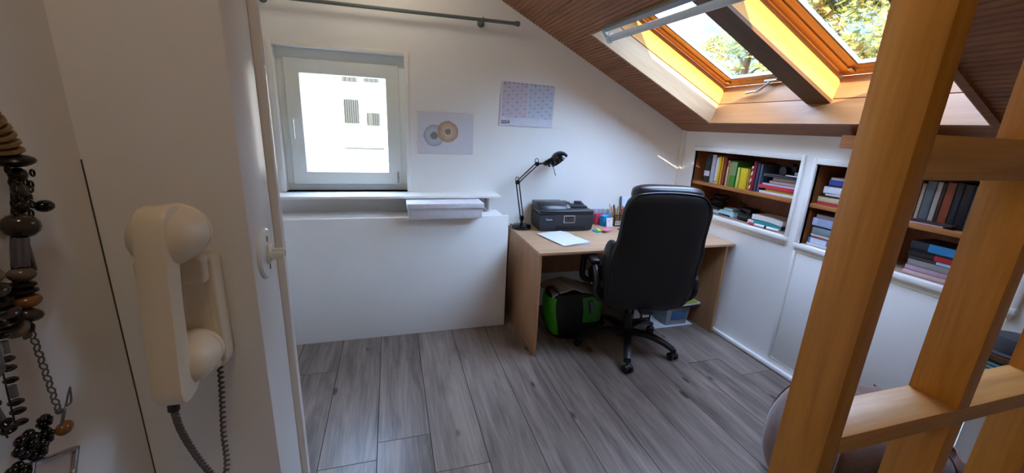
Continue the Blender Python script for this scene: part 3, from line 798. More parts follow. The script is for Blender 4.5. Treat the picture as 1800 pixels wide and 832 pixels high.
# ---------------------------------------------------------------- printer
pr = thing('printer', 'black multifunction inkjet printer at the left end of the desk', 'printer', (1.055, 2.757, DZ), math.radians(-2.4))
M_prn = plain('matt_black_plastic', '#26272b', .5, vary=.05, bump=.1, bscale=600)
M_prg = plain('satin_black_plastic', '#1f2024', .3, vary=.04)
def pl(mb, n, m, p=None, **k): return mb.build(n, m, pr if p is None else p, local=True, **k)
W = .44
pl(MB().prism([(0.008, .006, .006), (W-.008, .006, .006), (W, .0, .06), (W, .004, .128), (0, .004, .128), (0, .0, .06)], (0, .226, 0), .006).box(.03, W-.03, .01, .2, 0, .008), 'body', M_prn)
pl(MB().box(-.001, W+.001, .002, .236, .130, .162, .009, 3), 'scanner_lid', M_prg)
pl(MB().prism([(.004, .05, .160), (.004, .234, .160), (.004, .234, .205), (.004, .13, .208), (.004, .075, .19)], (.235, 0, 0), .006).prism([(.238, .09, .160), (.238, .232, .160), (.238, .232, .200), (.238, .13, .202)], (.05, 0, 0), .006), 'document_feeder', M_prg)
pl(MB().box(.292, .425, .10, .225, .160, .176, .004).prism([(.40, .085, .160), (.40, .23, .160), (.40, .23, .196)], (.025, 0, 0), .003).box(.36, .40, .205, .23, .16, .197, .005), 'paper_tray', M_prn)
sc_ = pl(MB().box(.192, .284, -.005, .004, .066, .124, .0035), 'screen_frame', plain('silver_trim', '#b8b8bc', .3, metal=.7))
pl(MB().box(.198, .278, -.0062, .003, .072, .118, .001), 'screen', plain('dark_display', '#3a3634', .2), sc_)
pl(MB().box(.135, .375, -.0015, .01, .018, .040, .002), 'output_slot', plain('black_recess', '#060607', .7))
pl(MB().box(.14, .37, -.006, .006, .006, .017, .002), 'output_tray', M_prg)
RX = Matrix.Rotation(PI/2, 4, 'X')
pl(text_mb('Canon', .019, Matrix.Translation((.050, -.0006, .088)) @ RX, .0008, True), 'brand_lettering', flat('#c8c8cc', .4))
pl(MB().cyl((.128, -.001, .102), (.128, .004, .102), .004).cyl((.126, -.001, .072), (.126, .004, .072), .004), 'button', flat('#4a4a50', .4))
pl(MB().box(.40, .413, -.001, .004, .066, .070), 'card_slot_mark', flat('#6a6a70', .4))
pl(MB().cyl((-.002, .12, .145), (.003, .12, .145), .006), 'vent_knob', M_black)

# ---------------------------------------------------------------- desk lamp
ly = 2.885
dl = thing('desk_lamp', 'black jointed desk lamp with round shade beside the printer', 'desk lamp', (.955, ly, DZ))
P = lambda x, z, dy=0: V((x, ly+dy, z))
MB().lathe([(0, .0), (.076, .0), (.078, .006), (.076, .020), (.066, .029), (.03, .036), (0, .038)], c=(.955, ly, DZ), seg=36).build('base', M_blackm, dl)
MB().cyl((.955, ly, DZ+.03), (.955, ly, DZ+.075), .009).box(.943, .967, ly-.012, ly+.012, DZ+.06, DZ+.10, .003).build('swivel', M_blackm, dl)
J1, J2, J3 = V((.955, ly, DZ+.085)), V((.908, ly, 1.093)), V((1.055, ly, 1.232))
def armpair(name, a, b, gap, th):
    d = (b-a).normalized(); nrm = V((-d.z, 0, d.x))
    m = MB()
    for sg in (-1, 1): m.tube([a+nrm*gap*sg, b+nrm*gap*sg], th, 8)
    o = m.build(name, M_blackm, dl)
    sp = MB(); c0 = a+d*.03; hpts = []
    for i in range(70):
        t = i/69; g = t*2*PI*12; pp = c0+d*(.10*t)
        hpts.append(pp+nrm*.0055*math.cos(g)+V((0, .0055*math.sin(g)+.012, 0)))
    sp.tube(hpts, .0012, 5); sp.build('spring', M_steel, o)
armpair('lower_arm', J1, J2, .011, .0048); armpair('upper_arm', J2, J3, .010, .0045)
for jj in (J1, J2, J3):
    jm = MB(); jm.cyl(jj+V((0, -.012, 0)), jj+V((0, .012, 0)), .016, seg=16).box(jj.x-.017, jj.x+.017, ly-.008, ly+.008, jj.z-.012, jj.z+.012, .003)
    jm.build('joint', M_blackm, dl)
for jj in (J2, J3):
    MB().tube([jj+V((.014*math.cos(t)-.004, 0, .020+.020*math.sin(t))) for t in [i*.35-.5 for i in range(13)]], .0028, 6).build('spring_loop', M_blackm, dl)
ax = V((.64, -.12, -.76)).normalized(); sc0 = V((1.238, ly, 1.258)); q = (-ax).to_track_quat('Z', 'Y')
R = .074; MM = Matrix.Translation(sc0) @ q.to_matrix().to_4x4()
prof = [(R*math.cos(t), R*.98*math.sin(t)) for t in [i*PI/2/10 for i in range(11)]]
inn_ = [(r*.97, z*.97-.0005) for r, z in prof[::-1]]
sh = MB().lathe(prof+inn_[1:]+[(R, 0)], MM, 32).build('lamp_shade', M_blackm, dl)
tip = sc0-ax*R
hs_ = V((1.182, ly, 1.262)); hm_ = V((1.125, ly, 1.238))
MB().cyl(hs_, hm_, .026, .020).cyl(hm_, hm_+V((-.018, 0, -.006)), .020, .013).cyl(J3, hm_, .008).cyl((1.155, ly-.004, 1.225), (1.150, ly-.004, 1.212), .010).build('lamp_holder', M_blackm, dl)
MB().ball(sc0-ax*.02, .026).build('bulb', flat('#e8e6df', .3), sh)
rod = sc0+V((-.06, -.02, -.045)); MB().tube([rod, rod+V((.012, 0, -.03)), rod+V((.022, 0, -.058))], .0024, 6).ball(rod+V((.023, 0, -.060)), .0045).build('turning_handle', M_blackm, dl)
MB().tube(spline([(.89, ly+.02, DZ+.012), (.874, ly+.02, DZ+.03), (.868, ly+.015, DZ-.03), (.868, ly+.03, .55), (.866, ly+.04, .25), (.868, ly+.05, .02)], 6), .0035, 6).build('power_cord', M_black, dl)

# ---------------------------------------------------------------- papers and small things on the desk
M_print = plain('printed_paper', '#dfe2f2', .7, vary=.05, scale=220)
def sheet(label, x, y, rz, z, w_=.215, h_=.305, curl=.004, n='paper_sheet', g='paper sheets in front of the printer'):
    c_, s_ = math.cos(rz), math.sin(rz)
    f_ = lambda u, v: (x+c_*u*w_-s_*v*h_, y+s_*u*w_+c_*v*h_, z+curl*(u*(1-v)+.4*v*v))
    o = MB().grid(f_, 8, 8, .0006).build(n, M_print); return tag(o, label, 'paper', g)
sheet('lowest printed sheet in front of the printer, only its left edge showing', 1.092, 2.375, .10, DZ+.0005, .215, .32, .001)
sheet('printed sheet fanned between two others before the printer', 1.093, 2.365, .17, DZ+.0035, .22, .33, .003)
sheet('topmost printed sheet of the fanned papers before the printer', 1.092, 2.358, .245, DZ+.0070, .225, .335, .006)
sn = [('teal sticky note pad under the others right of the printer', '#2a9fc0', 1.53, 2.715, .2), ('lime sticky note pad on the teal one', '#c3dc58', 1.556, 2.712, -.15), ('pink sticky note pad at the right of the three', '#e87fa0', 1.585, 2.69, .3)]
for i, (lb, c_, x, y, r) in enumerate(sn):
    M = Matrix.Translation((x, y, DZ+.0045+.0075*i)) @ Matrix.Rotation(r, 4, 'Z')
    tag(MB().box(-.038, .038, -.03, .03, -.0035, .0035, .0005, M=M).build('sticky_note_pad', flat(c_, .6)), lb, 'sticky notes', 'sticky note pads')
tag(MB().box(1.615, 1.685, 2.925, 2.962, DZ, DZ+.092, .002).build('small_box', flat('#c8345c', .5)), 'pink red card box between printer and blue box', 'box')
bb = thing('card_box', 'bright blue folded card box in front of the pink red one', 'box', (1.69, 2.90, DZ))
M = Matrix.Translation((1.690, 2.895, DZ)) @ Matrix.Rotation(.35, 4, 'Z')
MB().box(-.045, .045, -.022, .022, 0, .082, .001, M=M).build('body', flat('#1d8fc9', .5), bb)
MB().prism([(-.046, -.024, .084), (.046, -.024, .084), (.0, -.026, .045)], (0, .002, 0), M=M).box(-.047, .047, -.0245, .0245, .082, .085, M=M).build('flap', flat('#2ba0dc', .5), bb)
M = Matrix.Translation((1.700, 2.838, DZ+.001)) @ Matrix.Rotation(.1, 4, 'Z') @ Matrix.Rotation(-.12, 4, 'X')
cd_ = thing('greeting_card', 'white card leaning against the blue card box', 'card', (1.700, 2.838, DZ))
MB().box(-.030, .030, -.001, .001, 0, .075, M=M).build('sheet', flat('#e4dedc', .6), cd_)
MB().box(-.012, -.004, -.0018, -.0008, .042, .050, M=M).box(.008, .024, -.0018, -.0008, .060, .064, M=M).build('print', flat('#b9a49c', .6), cd_)
fb = thing('file_box', 'grey box of upright files behind the printer', 'file box', (1.66, 2.978, DZ))
MB().box(1.595, 1.73, 2.968, 3.0, DZ, DZ+.118, .002).build('case', flat('#9ca3ac', .5), fb)
for i in range(5): MB().box(1.635+.018*i, 1.645+.018*i, 2.962, 2.97, DZ+.05, DZ+.125).build('file', flat(['#c6ccd6', '#b0b8c4'][i % 2], .6), fb)
tag(MB().lathe([(0, 0), (.024, 0), (.026, .01), (.026, .125), (.022, .125), (.022, .01), (0, .01)], c=(1.765, 2.965, DZ)).build('white_pot', flat('#d8dade', .35)), 'tall white pot between the file box and the pencil basket', 'pot')
dc = MB().box(1.72, 1.768, 2.742, 2.750, DZ, DZ+.008, .003).build('pen', M_black); tag(dc, 'short black pen lying on the desktop beside the chair', 'pen')
# pencil basket of wire
bx0, bx1, by0, by1 = 1.752, 1.852, 2.845, 2.925
pb = thing('pencil_basket', 'black wire basket full of pencils beside the office chair', 'basket', (1.82, 2.875, DZ))
wr = MB()
def rect(z, g=0): return [(bx0-g, by0-g, z), (bx1+g, by0-g, z), (bx1+g, by1+g, z), (bx0-g, by1+g, z)]
wr.tube(rect(DZ+.095, .003), .003, 6, True).build('rim', M_blackm, pb)
wr = MB()
for z in (.008, .030, .052, .074): wr.tube(rect(DZ+z), .0013, 5, True)
for i in range(6):
    t = i/5
    for (x, y) in ((bx0+(bx1-bx0)*t, by0), (bx0+(bx1-bx0)*t, by1), (bx0, by0+(by1-by0)*t), (bx1, by0+(by1-by0)*t)): wr.cyl((x, y, DZ+.006), (x, y, DZ+.095), .0012, seg=5)
wr.build('wire_mesh', M_blackm, pb)
MB().box(bx0, bx1, by0, by1, DZ, DZ+.007, .002).build('base_plate', M_blackm, pb)
MB().box(bx0+.004, bx1-.004, by0+.006, by0+.008, DZ+.008, DZ+.045).build('paper_liner', flat('#d9d2c8', .6), pb)
pens = [('dark grey marker standing highest in the wire basket', '#4a4648'), ('pale wooden pencil at the left rim of the basket', '#c8a982'), ('tan pencil leaning left in the wire basket', '#b98f5c'), ('red pencil leaning right in the wire basket', '#c23a2a'), ('orange pencil beside the red one in the basket', '#d8742a'), ('mustard pencil at the back of the basket', '#c79a28'), ('brown pencil crossing the red one', '#7a4a2c'), ('yellow pencil leaning far right in the basket', '#dcb838'), ('cream pencil in the middle of the basket', '#d8c8a8'), ('black pen at the left of the basket', '#1d1d20'), ('dark green pencil behind the yellow one', '#3a5a38'), ('crimson pencil at the front of the basket', '#a8283a')]
rnd = random.Random(11)
for i, (lb, c_) in enumerate(pens):
    b0 = V((bx0+.012+(i % 4)*.021, by0+.014+(i//4)*.022, DZ+.0085)); h = .128+rnd.uniform(0, .03)+(.02 if i == 0 else 0)
    tp = b0+V(((i % 4-1.6)*.027+rnd.uniform(-.010, .010), (i//4-1)*.016, h))
    th = thing('pencil', lb, 'pencil', b0, 0, 'pencils in the wire basket')
    d = (tp-b0).normalized()
    MB().cyl(b0+V((0, 0, .003)), tp, .0058, seg=6).build('barrel', flat(c_, .45), th)
    MB().cyl(tp, tp+d*.016, .0058, .0008, seg=6).build('tip', flat('#cfa878', .6) if i not in (0, 9) else M_black, th)
tbm = thing('picture_card', 'pale blue picture board leaning on the wall behind the chair', 'board', (1.98, 2.98, DZ))
M = Matrix.Translation((2.0, 2.955, DZ)) @ Matrix.Rotation(-.18, 4, 'X')
MB().box(-.125, .14, -.003, .003, 0, .225, .002, M=M).build('sheet', flat('#c9d8e8', .5), tbm)
MB().box(-.13, -.118, -.005, .005, 0, .228, .002, M=M).build('edge', flat('#4a5560', .5), tbm)

# ---------------------------------------------------------------- under the desk
bg_ = thing('messenger_bag', 'green, black and grey messenger bag on the floor under the desk', 'bag', (1.30, 2.52, 0))
M_gn = plain('green_tarpaulin', '#3fae22', .45, vary=.08, scale=12); M_bkb = plain('black_tarpaulin', '#0f0f11', .5, vary=.1)
bd = MB()
def bodyf(u, v):
    q = 2*PI*u; c_, s_ = math.cos(q), math.sin(q); z = .0+.36*v
    k = .86+.16*math.sin(v*PI*.8); k *= (1 if v > .06 else .9)
    return (1.265+.208*k*math.copysign(abs(c_)**.6, c_)+.03*(1-v)-.012, 2.508+.115*k*math.copysign(abs(s_)**.6, s_)+.006*math.sin(q*5+v*9), z)
vs = []; fs = []; nu, nv = 40, 14
for j in range(nv+1):
    for i in range(nu): vs.append(bodyf(i/nu, j/nv))
for j in range(nv):
    for i in range(nu): fs.append([j*nu+i, j*nu+(i+1) % nu, (j+1)*nu+(i+1) % nu, (j+1)*nu+i])
fs += [list(range(nu))[::-1], [nv*nu+i for i in range(nu)]]
bd.add(vs, fs).build('body', M_bkb, bg_)
def skin(q0, q1, v0, v1, o, mat, name, nu=14, parent=None):
    def f_(u, v):
        uu = q0+(q1-q0)*u; vv = v0+(v1-v0)*v; p = V(bodyf(uu, vv)); c = V((1.28, 2.508, p.z)); d = (p-c).normalized(); return p+d*o
    return MB().grid(f_, nu, 10, .004).build(name, mat, parent or bg_)
skin(.43, .635, .06, .93, .008, M_gn, 'side_panel')
fp = skin(.755, .93, .38, .93, .008, plain('dull_green_tarpaulin', '#2f7a2a', .5, vary=.1), 'front_pocket')
skin(.775, .80, .60, .86, .012, M_bkb, 'label_patch', 4, fp)
for i in range(5): skin(.782, .794, .62+.045*i, .645+.045*i, .0155, flat('#9a9a94', .6), 'label_mark', 2, fp)
fl_ = MB().grid(lambda u, v: (1.05+.36*u+.01*math.sin(v*5), 2.40+.24*v, .350+.075*math.sin(PI*min(1, u*1.02+.02))*(1-.6*u)+.014*math.sin(v*PI)+.006*math.sin(u*17+v*6)), 22, 10, .012)
fl_.build('top_flap', plain('grey_canvas', '#938b80', .8, vary=.1, scale=30), bg_)
MB().tube(spline([(1.07, 2.50, .34), (1.04, 2.47, .40), (1.07, 2.43, .415), (1.11, 2.40, .36)], 6), .011, 8).build('strap', M_bkb, bg_)
tag(MB().box(1.93, 2.32, 2.425, 2.72, .0005, .003).build('paper_sheet', M_paper), 'white paper lying on the floor under the plastic storage box', 'paper')
sb = thing('storage_box', 'grey translucent storage box under the right end of the desk', 'storage box', (2.16, 2.55, .0035))
M_pl = plain('smoky_plastic', '#8a929c', .35); 
MB().prism([(2.075, 2.445, .0035), (2.265, 2.445, .0035), (2.282, 2.435, .15), (2.058, 2.435, .15)], (0, .25, 0), .006).build('body', M_pl, sb)
MB().box(2.05, 2.29, 2.43, 2.69, .15, .165, .004).build('lid', flat('#5f6670', .4), sb)
MB().box(2.11, 2.25, 2.4365, 2.446, .05, .135, .003).build('blue_insert', flat('#3f6a96', .5), sb)
mz = [('lowest magazine on the storage box, dark cover', '#2a2a2c', .015, 0), ('white magazine on the storage box under the lime one', '#dcdcd6', .012, .012), ('lime green leaflet topping the storage box pile', '#a9b84a', .010, -.01)]
z = .1662
for i, (lb, c_, t, d) in enumerate(mz):
    M = Matrix.Translation((2.225+d, 2.53, z+t/2)) @ Matrix.Rotation(.06*i, 4, 'Z')
    tag(MB().box(-.125+.03*i, .125-.012*i, -.12, .12, -t/2, t/2, .001, M=M).build('magazine', flat(c_, .5)), lb, 'magazine', 'magazines on the storage box'); z += t+.0005
wb = thing('desk_basket', 'small white basket with black edges under the desk behind the chair base', 'basket', (1.92, 2.60, 0))
MB().box(1.83, 1.99, 2.55, 2.65, .03, .125, .004).build('insert', flat('#d4d2ce', .6), wb)
e = MB()
for (x, y) in ((1.828, 2.548), (1.992, 2.548), (1.992, 2.652), (1.828, 2.652), (1.91, 2.546)): e.box(x-.006, x+.006, y-.006, y+.006, 0, .13, .001)
for z in (.03, .125): e.box(1.822, 1.998, 2.542, 2.554, z-.006, z+.006, .001).box(1.822, 1.998, 2.646, 2.658, z-.006, z+.006, .001).box(1.986, 1.998, 2.542, 2.658, z-.006, z+.006, .001)
e.build('frame', M_black, wb)

# ---------------------------------------------------------------- on the back wall
pic = thing('picture', 'unframed drawing of a grey and an orange ring pinned on the wall beside the window', 'picture', (.389, 3.008, 1.283))
pg = MB().grid(lambda u, v: (.190+.397*u, 3.0065-.004*math.sin(u*PI)*v*0-.003*abs(u-.5), 1.283+.287*v), 10, 2, .0012)
m, nt, b = newmat('drawing_paper')
tc = nt.nodes.new('ShaderNodeTexCoord'); b.inputs['Roughness'].default_value = .7
def vmath(op, a, bb=None, val=None):
    n = nt.nodes.new('ShaderNodeVectorMath'); n.operation = op
    nt.links.new(a, n.inputs[0])
    if val is not None: n.inputs[1].default_value = val
    return n
ns = nt.nodes.new('ShaderNodeTexNoise'); ns.inputs['Scale'].default_value = 26; ns.inputs['Detail'].default_value = 6; nt.links.new(tc.outputs['Object'], ns.inputs[0])
def ringmask(cx, cz, stops):
    d = vmath('SUBTRACT', tc.outputs['Object'], val=(cx, 0, cz)); sc3 = vmath('MULTIPLY', d.outputs[0], val=(1, 0, 1))
    ln = nt.nodes.new('ShaderNodeVectorMath'); ln.operation = 'LENGTH'; nt.links.new(sc3.outputs[0], ln.inputs[0])
    ma = nt.nodes.new('ShaderNodeMath'); ma.operation = 'MULTIPLY_ADD'; ma.inputs[1].default_value = .022; nt.links.new(ns.outputs['Fac'], ma.inputs[0]); nt.links.new(ln.outputs['Value'], ma.inputs[2])
    mr = nt.nodes.new('ShaderNodeMapRange'); mr.inputs['From Max'].default_value = .12; nt.links.new(ma.outputs[0], mr.inputs['Value'])
    r = nt.nodes.new('ShaderNodeValToRGB'); el = r.color_ramp.elements
    while len(el) < len(stops): el.new(.5)
    for k, (p_, c_) in enumerate(stops): el[k].position = p_; el[k].color = c_
    nt.links.new(mr.outputs[0], r.inputs[0]); return r
# alpha in the ramps says how much of the ring is drawn
rg = ringmask(-.085, .125, [(0, (*lin('#7e8280')[:3], 1)), (.30, (*lin('#7e8280')[:3], 1)), (.36, (*lin('#b3b8c0')[:3], .6)), (.62, (*lin('#9aa2ac')[:3], .65)), (.69, (*lin('#7a8290')[:3], .85)), (.74, (*lin('#d5d6dc')[:3], 0))])
ro = ringmask(.012, .155, [(0, (*lin('#7a7a6e')[:3], 1)), (.24, (*lin('#807866')[:3], 1)), (.30, (*lin('#cdb08a')[:3], .75)), (.56, (*lin('#b88f60')[:3], .8)), (.70, (*lin('#a88050')[:3], .85)), (.76, (*lin('#d5d6dc')[:3], 0))])
base = nt.nodes.new('ShaderNodeRGB'); base.outputs[0].default_value = lin('#d6d4dc')
m1 = nt.nodes.new('ShaderNodeMixRGB'); nt.links.new(rg.outputs['Alpha'], m1.inputs[0]); nt.links.new(base.outputs[0], m1.inputs[1]); nt.links.new(rg.outputs['Color'], m1.inputs[2])
m2 = nt.nodes.new('ShaderNodeMixRGB'); nt.links.new(ro.outputs['Alpha'], m2.inputs[0]); nt.links.new(m1.outputs[0], m2.inputs[1]); nt.links.new(ro.outputs['Color'], m2.inputs[2])
nt.links.new(m2.outputs[0], b.inputs['Base Color'])
pg.build('paper', m, pic)
cal = thing('wall_calendar', 'large printed year calendar pinned under the sloping ceiling', 'calendar', (1.0, 3.008, 1.5))
def cq(u, v):   # point on the slightly skewed sheet
    x = .780+(.010*v)+u*(.424-.005*v); z = 1.501+.311*v-.004*u-.006*u*v; return V((x, 3.0045-.004*math.sin(v*PI)*(u < .2)*(1-u*5), z))
MB().grid(lambda u, v: cq(u, v), 10, 8, .001).build('sheet', flat('#d9dae6', .7), cal)
g1 = MB(); g2 = MB(); t1 = MB(); t2 = MB(); rnd = random.Random(2)
def cell(mb, u0, u1, v0, v1, o=.0012):
    P4 = [cq(u0, v0), cq(u1, v0), cq(u1, v1), cq(u0, v1)]; mb.add([p-V((0, o, 0)) for p in P4], [[0, 1, 2, 3]])
for mth in range(12):
    u0 = .03+mth*.0785+(.012 if mth > 5 else 0)
    for dday in range(31):
        v1 = .955-dday*.0245; v0 = v1-.0225
        cell(g1 if mth < 6 else g2, u0, u0+.074, v0, v1)
        if (dday*3+mth*5) % 7 == 0: cell(t1 if mth < 6 else t2, u0+.004, u0+.055+rnd.uniform(-.02, .01), v0+.004, v1-.004, .0018)
    cell(t1 if mth < 6 else t2, u0+.005, u0+.06, .962, .982, .0018)
for g_, t_, c_ in ((g1, t1, '#cfc6d4'), (g2, t2, '#c3cddd')):
    nf = len(g_.f); g_.add(t_.v, t_.f); ob = g_.build('month_grid', flat(c_, .7), cal); ob.data.materials.append(flat('#8f8da8', .7))
    for p_ in ob.data.polygons[nf:]: p_.material_index = 1
Mx = Matrix.Translation((.792, 3.0026, 1.515)) @ RX
text_mb('2024', .034, Mx, .0004, True).build('year_lettering', flat('#4a4a58', .6), cal)
# curtain rod
cr = thing('curtain_rod', 'grey metal curtain rod with ball end fixed above the window', 'curtain rod', (.2, 2.93, 2.18))
MB().cyl((-.93, 2.93, 2.165), (.862, 2.93, 2.178), .011, seg=14).build('rod', M_rod, cr)
MB().ball((.869, 2.93, 2.178), .018).cyl((.845, 2.93, 2.178), (.858, 2.93, 2.178), .014).build('finial', M_rod, cr)
for x in (.625, -.7):
    MB().cyl((x, 2.93, 2.168), (x, 3.009, 2.168), .008).lathe([(0, 0), (.024, 0), (.024, .008), (.012, .014), (0, .014)], Matrix.Translation((x, 3.009, 2.168)) @ Matrix.Rotation(PI/2, 4, 'X')).torus((x, 2.93, 2.176), .014, .005, (1, 0, 0)).build('bracket', M_rod, cr)
# tube light at the upper end of the roof windows
fx = thing('tube_light', 'grey strip light with bare tube across the upper end of the roof windows', 'strip light', SL(-1.25, 1.8, -.03))
d_ = .036
q = [SL(-1.315, 2.385, -.028), SL(-1.285, 2.385, -.028), SL(-1.285, 2.385, .0), SL(-1.315, 2.385, .0)]
MB().prism(q, SL(-1.315+d_, 1.13, -.028)-SL(-1.315, 2.385, -.028), .003).build('batten', M_alu, fx)
a, b2 = SL(-1.236, 2.375, -.034), SL(-1.236+d_, 1.15, -.034)
MB().cyl(a, b2, .019, seg=18).build('tube', plain('milky_tube', '#c9d0d4', .25), fx)
for pnt, e_ in ((a, a+(a-b2).normalized()*.03), (b2, b2-(a-b2).normalized()*.03)):
    mm = MB().cyl(pnt, e_, .027, seg=18)
    mm.tube([e_-(e_-pnt)*.5, SL(-1.27, e_.y, -.03), SL(-1.30, e_.y, -.014)], .013, 8)
    mm.build('socket', flat('#c2ccca', .35), fx)

wbx = thing('lidded_box', 'white lidded cardboard box on the radiator cover under the window sill', 'box', (.345, 2.74, .874))
MB().box(.100, .592, 2.664, 2.93, .8742, .955, .002).build('body', flat('#dcd9de', .6), wbx)
MB().box(.090, .604, 2.655, 2.94, .945, .979, .003).build('lid', flat('#e2dfe4', .6), wbx)
# ================================================================ intercom handset on the partition
WY = .60
ic = thing('intercom_phone', 'ivory wall intercom handset with twisted cord on the near partition wall', 'intercom', (-.262, WY, 1.17))
base = MB().box(-.304, -.222, .566, WY, 1.167, 1.326, .010, 4).box(-.298, -.226, .552, .58, 1.292, 1.327, .007, 3).box(-.298, -.228, .556, .58, 1.168, 1.20, .007, 3)
base.build('base', M_ivory, ic)
MB().box(-.234, -.2215, .5655, .5985, 1.175, 1.32, .004, 3).build('side_panel', M_ivory, ic)
prof = [(.520, 1.400), (.504, 1.397), (.494, 1.382), (.489, 1.345), (.485, 1.30), (.482, 1.25), (.479, 1.205), (.479, 1.185), (.486, 1.172), (.500, 1.168), (.520, 1.172), (.530, 1.186), (.522, 1.205), (.513, 1.225), (.512, 1.27), (.515, 1.31), (.519, 1.335), (.530, 1.355), (.536, 1.38), (.531, 1.395)]
hb_ = MB()
prf = spline([V((0, y, z)) for y, z in prof]+[V((0, *prof[0]))], 3)[:-1]
vs = []; fs = []; n = len(prf); cyc = sum((p.y for p in prf))/n; czc = sum((p.z for p in prf))/n
def hx(z): return -.2485+.0075*(z-1.285)/.115*.5
secs = [(-.0150, .0045), (-.0140, .0015), (-.0110, 0), (.0110, 0), (.0140, .0015), (.0150, .0045)]
nrm = []
for i in range(n):
    t = (prf[(i+1) % n]-prf[i-1]).normalized(); nn = V((0, t.z, -t.y)); 
    nrm.append(nn)
area = sum(prf[i].y*prf[(i+1) % n].z-prf[(i+1) % n].y*prf[i].z for i in range(n))
sgn = 1 if area > 0 else -1
for dx, ins in secs:
    for i in range(n):
        p = prf[i]-nrm[i]*ins*sgn; vs.append((hx(p.z)+dx, p.y, p.z))
for a in range(len(secs)-1):
    for i in range(n): fs.append([a*n+i, a*n+(i+1) % n, (a+1)*n+(i+1) % n, (a+1)*n+i])
fs += [list(range(n)), [(len(secs)-1)*n+i for i in range(n)][::-1]]
hand = hb_.add(vs, fs).build('handset', M_ivory, ic)
RY = Matrix.Rotation(-PI/2, 4, 'X')   # z -> +y
def cup(R, y0): return [(0, y0-.002), (R*.45, y0), (R*.78, y0+.007), (R*.95, y0+.018), (R, y0+.030), (R, .041), (R*.97, .042), (R*.97, .0435), (R, .0445), (R*.97, .053), (R*.8, .057), (0, .057)]
for z, R, y0, nm in ((1.3625, .0335, -.012, 'earpiece'), (1.203, .0285, -.004, 'mouthpiece')):
    MB().lathe(cup(R, y0), Matrix.Translation((hx(z)+(.001 if nm == 'earpiece' else .004), .507, z)) @ RY, 36).build(nm, M_ivory, hand)
MB().cyl((-.2555, .497, 1.170), (-.2565, .497, 1.158), .006).build('cord_grip', flat('#3a332d', .6), hand)
path = spline([(-.2565, .497, 1.160), (-.262, .512, 1.12), (-.264, .532, 1.07), (-.259, .548, 1.02), (-.250, .560, .985), (-.243, .566, 1.01), (-.243, .572, 1.06), (-.240, .580, 1.12), (-.2385, .586, 1.168)], 30)
L_ = 0; hp = []; prev = path[0]
rs = []
for i in range(len(path)-1):
    for k in range(3):
        p = path[i].lerp(path[i+1], k/3); L_ += (p-prev).length; prev = p
        t = (path[i+1]-path[i]).normalized(); x = t.cross(V((0, 1, 0))).normalized(); y = x.cross(t)
        g = 2*PI*L_/.0075; hp.append(p+(x*math.cos(g)+y*math.sin(g))*.0026)
MB().tube(hp, .0017, 6).build('coiled_cord', plain('brown_cord', '#5f544a', .5), ic)
# ---------------------------------------------------------------- rotary switch on the door jamb
sw = thing('rotary_switch', 'round white wall switch with a small turning key on the door jamb', 'switch', (-.186, .652, 1.30))
MX = Matrix.Translation((-.186, .652, 1.30)) @ Matrix.Rotation(PI/2, 4, 'Y')
MB().lathe([(0, 0), (.0375, 0), (.0375, .003), (.035, .0052), (0, .006)], MX, 40).build('plate', M_upvc, sw)
MB().box(-.182, -.1765, .643, .661, 1.285, 1.315, .002).build('key_base', M_upvc, sw)
MB().box(-.178, -.160, .6455, .6505, 1.291, 1.303, .002).box(-.178, -.158, .6535, .6585, 1.294, 1.306, .002).build('turning_key', M_upvc, sw)
MB().box(-.1815, -.1800, .650, .654, 1.318, 1.326).box(-.1815, -.1800, .650, .654, 1.275, 1.283).build('mark', flat('#55504c', .6), sw)

# ================================================================ necklaces on the left wall
XN = -.3395
hk = thing('wall_hook', 'small steel hook holding the necklaces on the left wall', 'hook', (-.348, .44, 1.57))
MB().lathe([(0, 0), (.011, 0), (.011, .003), (0, .004)], Matrix.Translation((-.348, .44, 1.575)) @ Matrix.Rotation(PI/2, 4, 'Y')).build('plate', M_steel, hk)
MB().tube(spline([(-.346, .44, 1.575), (-.332, .44, 1.572), (-.327, .44, 1.562), (-.325, .44, 1.575)], 5), .0022, 6).build('prong', M_steel, hk)
m_dk = plain('dark_bronze', '#2a2624', .3, metal=.7, vary=.2); m_sm = plain('smoky_stone', '#3b342e', .15, vary=.3, scale=120); m_am = plain('amber_stone', '#8a5a2a', .2, vary=.3, scale=120)
m_tan = plain('tan_horn', '#8a6c44', .3, vary=.3, scale=200); m_gr = plain('grey_brown_stone', '#6a5c50', .25, vary=.3, scale=120); m_jet = plain('jet_bead', '#0c0c0e', .12); m_pew = plain('pewter', '#77757a', .35, metal=.8)
def disc(mb, c, r, h, d=(0, 0, 1), seg=14):
    q = V(d).to_track_quat('Z', 'Y').to_matrix().to_4x4(); M = Matrix.Translation(V(c)) @ q
    return mb.lathe([(0, -h), (r*.7, -h), (r, -h*.4), (r, h*.4), (r*.7, h), (0, h)], M, seg)
def along(path):
    ln = [0]
    for a, b in zip(path, path[1:]): ln.append(ln[-1]+(b-a).length)
    def at(s_):
        for i in range(len(ln)-1):
            if ln[i+1] >= s_:
                t = (s_-ln[i])/max(1e-9, ln[i+1]-ln[i]); return path[i].lerp(path[i+1], t), (path[i+1]-path[i]).normalized()
        return path[-1], (path[-1]-path[-2]).normalized()
    return at, ln[-1]
n1 = thing('beaded_necklace', 'chunky necklace of tan, amber and dark stones hanging on the left wall', 'necklace', (XN, .44, 1.57))
yz = [(.44, 1.565), (.463, 1.51), (.482, 1.478), (.490, 1.455), (.489, 1.43), (.481, 1.40), (.472, 1.375), (.465, 1.35), (.461, 1.328), (.460, 1.312), (.452, 1.300), (.443, 1.302), (.437, 1.316), (.434, 1.34), (.428, 1.37), (.424, 1.42), (.428, 1.49), (.436, 1.56)]
pth = spline([V((XN, y, z)) for y, z in yz], 10); at, tot = along(pth)
